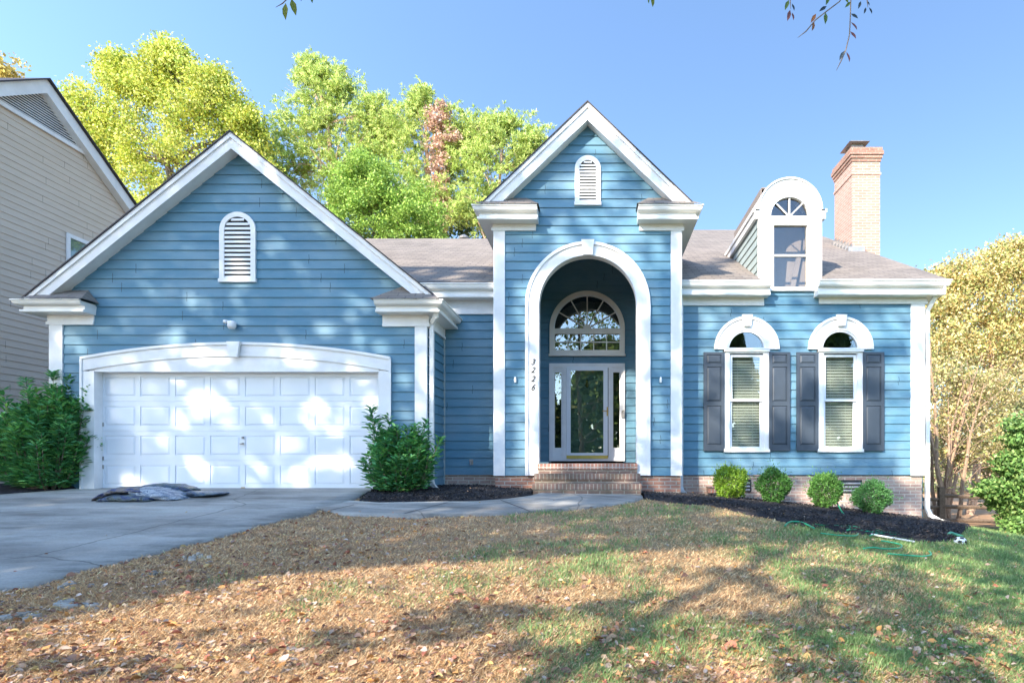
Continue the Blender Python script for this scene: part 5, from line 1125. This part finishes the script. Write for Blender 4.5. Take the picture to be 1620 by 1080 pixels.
# hanging twigs at the top of the picture, all on one limb of a near tree
nt_ = thing('overhanging_tree', 'slender tree whose leafy twigs hang into the top of the photo', 'tree', (4.5, -1.5, float(gz(4.5,-1.5))))
tw = MB(); tw.tube([(4.5,-1.5,-1.4),(4.4,-1.2,1.5),(4.0,0,3.6),(2.8,2.4,4.5),(1.5,3.8,4.45),(0,3.9,4.4),(-1.9,3.9,4.35)], [.12,.10,.08,.05,.03,.018,.008], 8); tw.build('trunk', 'bark', nt_)
def twig(pts, leaves, Yt=3.8, label=None):
    m = MB(); path = [P(a, b, Yt) for a, b in pts]; m.tube(path, [.006]+[.0035]*(len(path)-2)+[.0012], 5); o = m.build('twig', 'bark', nt_)
    cs = []; ds = []; cl = []; Ls = []
    for (a, b, c_, d_, kind) in leaves:
        p, q = P(a, b, Yt), P(c_, d_, Yt); cs.append((p+q)/2); ds.append(q-p); Ls.append((q-p).length); cl.append({'g':(.07,.13,.02),'y':(.14,.17,.01),'o':(.22,.09,.03),'r':(.13,.05,.05),'b':(.02,.04,.06)}[kind])
    if cs:
        n = len(cs); rg = np.random.default_rng(n); V, Fq, c = leaf_arrays(np.array([tuple(v) for v in cs]), np.array([tuple(v) for v in ds]), np.tile([.2,-1,.1],(n,1))+rg.normal(0,.3,(n,3)), np.array(Ls), np.array(Ls)*.36, .1, [(1,1,1)], 1, 0)
        c = np.array(cl+cl); npmesh('twig_leaves', V, Fq, 'leaf', nt_, c)
twig([(1342,-190),(1345,-60),(1346,0),(1345,30),(1344,55),(1338,80),(1330,98),(1323,112)], [(1346,22,1358,29,'b'),(1346,35,1357,47,'r'),(1345,50,1355,61,'r'),(1339,82,1345,98,'r'),(1337,80,1328,95,'b')])
twig([(1352,-200),(1345,-25),(1328,3),(1308,18),(1290,32),(1275,50),(1262,60)], [(1308,10,1296,18,'b'),(1291,22,1283,36,'o'),(1288,35,1285,49,'o'),(1306,20,1306,38,'g'),(1312,-8,1307,8,'g'),(1346,3,1337,12,'g'),(1337,-5,1342,5,'g')])
twig([(1262,-200),(1254,-60),(1250,0),(1251,15)], [(1248,0,1242,16,'g'),(1253,6,1257,17,'b'),(1250,16,1246,33,'r'),(1253,20,1256,32,'r')])
twig([(1375,-200),(1368,-40),(1372,2),(1373,12)], [(1371,1,1376,9,'b'),(1375,12,1380,22,'b'),(1370,12,1367,22,'b'),(1362,2,1358,14,'b')])
twig([(470,-190),(462,-60),(457,-4),(447,6),(436,12)], [(452,5,451,31,'y'),(461,-2,468,24,'y'),(477,-10,476,2,'b'),(492,-8,494,5,'g')])
twig([(1036,-190),(1034,-60),(1031,-8)], [(1032,-6,1033,11,'y'),(1028,-8,1026,6,'g')])

# ================================================================== CAMERA, LIGHT, SKY
sc = bpy.context.scene
cam = bpy.data.cameras.new('camera'); cam.sensor_width = 36; cam.lens = 36*F/1620; cam.shift_x = -(CX-810)/1620; cam.shift_y = (CY-540)/1620
cam.clip_start = .05; cam.clip_end = 2000
co = bpy.data.objects.new('camera', cam); C.objects.link(co); co.location = (0, 0, E); co.rotation_euler = (R(90), 0, 0); sc.camera = co
sd = Vector(SUN).normalized()
el = math.asin(-sd.z)
sl = bpy.data.lights.new('sun', 'SUN'); sl.energy = 3.8; sl.angle = R(.48); sl.color = (1, .90, .76)
so = bpy.data.objects.new('sun', sl); C.objects.link(so); so.rotation_euler = sd.to_track_quat('-Z', 'Y').to_euler(); so.location = (-10, -15, 20)
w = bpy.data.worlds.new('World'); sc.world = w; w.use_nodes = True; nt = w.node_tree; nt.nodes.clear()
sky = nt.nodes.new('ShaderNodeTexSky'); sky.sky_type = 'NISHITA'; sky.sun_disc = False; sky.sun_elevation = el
sky.sun_rotation = math.atan2(-sd.x, -sd.y); sky.air_density = 1.0; sky.dust_density = .45; sky.ozone_density = 3.4; sky.altitude = 100
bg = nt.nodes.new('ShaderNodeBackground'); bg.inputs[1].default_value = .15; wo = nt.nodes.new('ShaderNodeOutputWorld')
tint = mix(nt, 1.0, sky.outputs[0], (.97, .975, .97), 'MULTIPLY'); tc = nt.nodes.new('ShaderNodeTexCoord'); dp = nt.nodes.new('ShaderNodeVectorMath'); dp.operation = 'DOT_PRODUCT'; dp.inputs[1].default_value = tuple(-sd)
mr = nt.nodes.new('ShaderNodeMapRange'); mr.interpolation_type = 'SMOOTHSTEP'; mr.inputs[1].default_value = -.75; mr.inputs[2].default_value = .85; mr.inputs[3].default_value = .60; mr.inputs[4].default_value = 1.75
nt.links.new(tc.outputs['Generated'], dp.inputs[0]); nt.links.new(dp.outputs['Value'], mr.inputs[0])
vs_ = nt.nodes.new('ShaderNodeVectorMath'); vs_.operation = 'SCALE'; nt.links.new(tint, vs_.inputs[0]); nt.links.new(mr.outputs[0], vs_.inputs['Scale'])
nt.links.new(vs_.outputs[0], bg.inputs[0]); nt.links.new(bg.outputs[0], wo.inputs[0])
sc.view_settings.view_transform = 'Standard'; sc.view_settings.look = 'None'; sc.view_settings.gamma = 1; sc.view_settings.exposure = 1.58
sc.render.engine = 'CYCLES'; sc.render.resolution_x = 1024; sc.render.resolution_y = 682
sc.cycles.max_bounces = 8; sc.cycles.transparent_max_bounces = 12
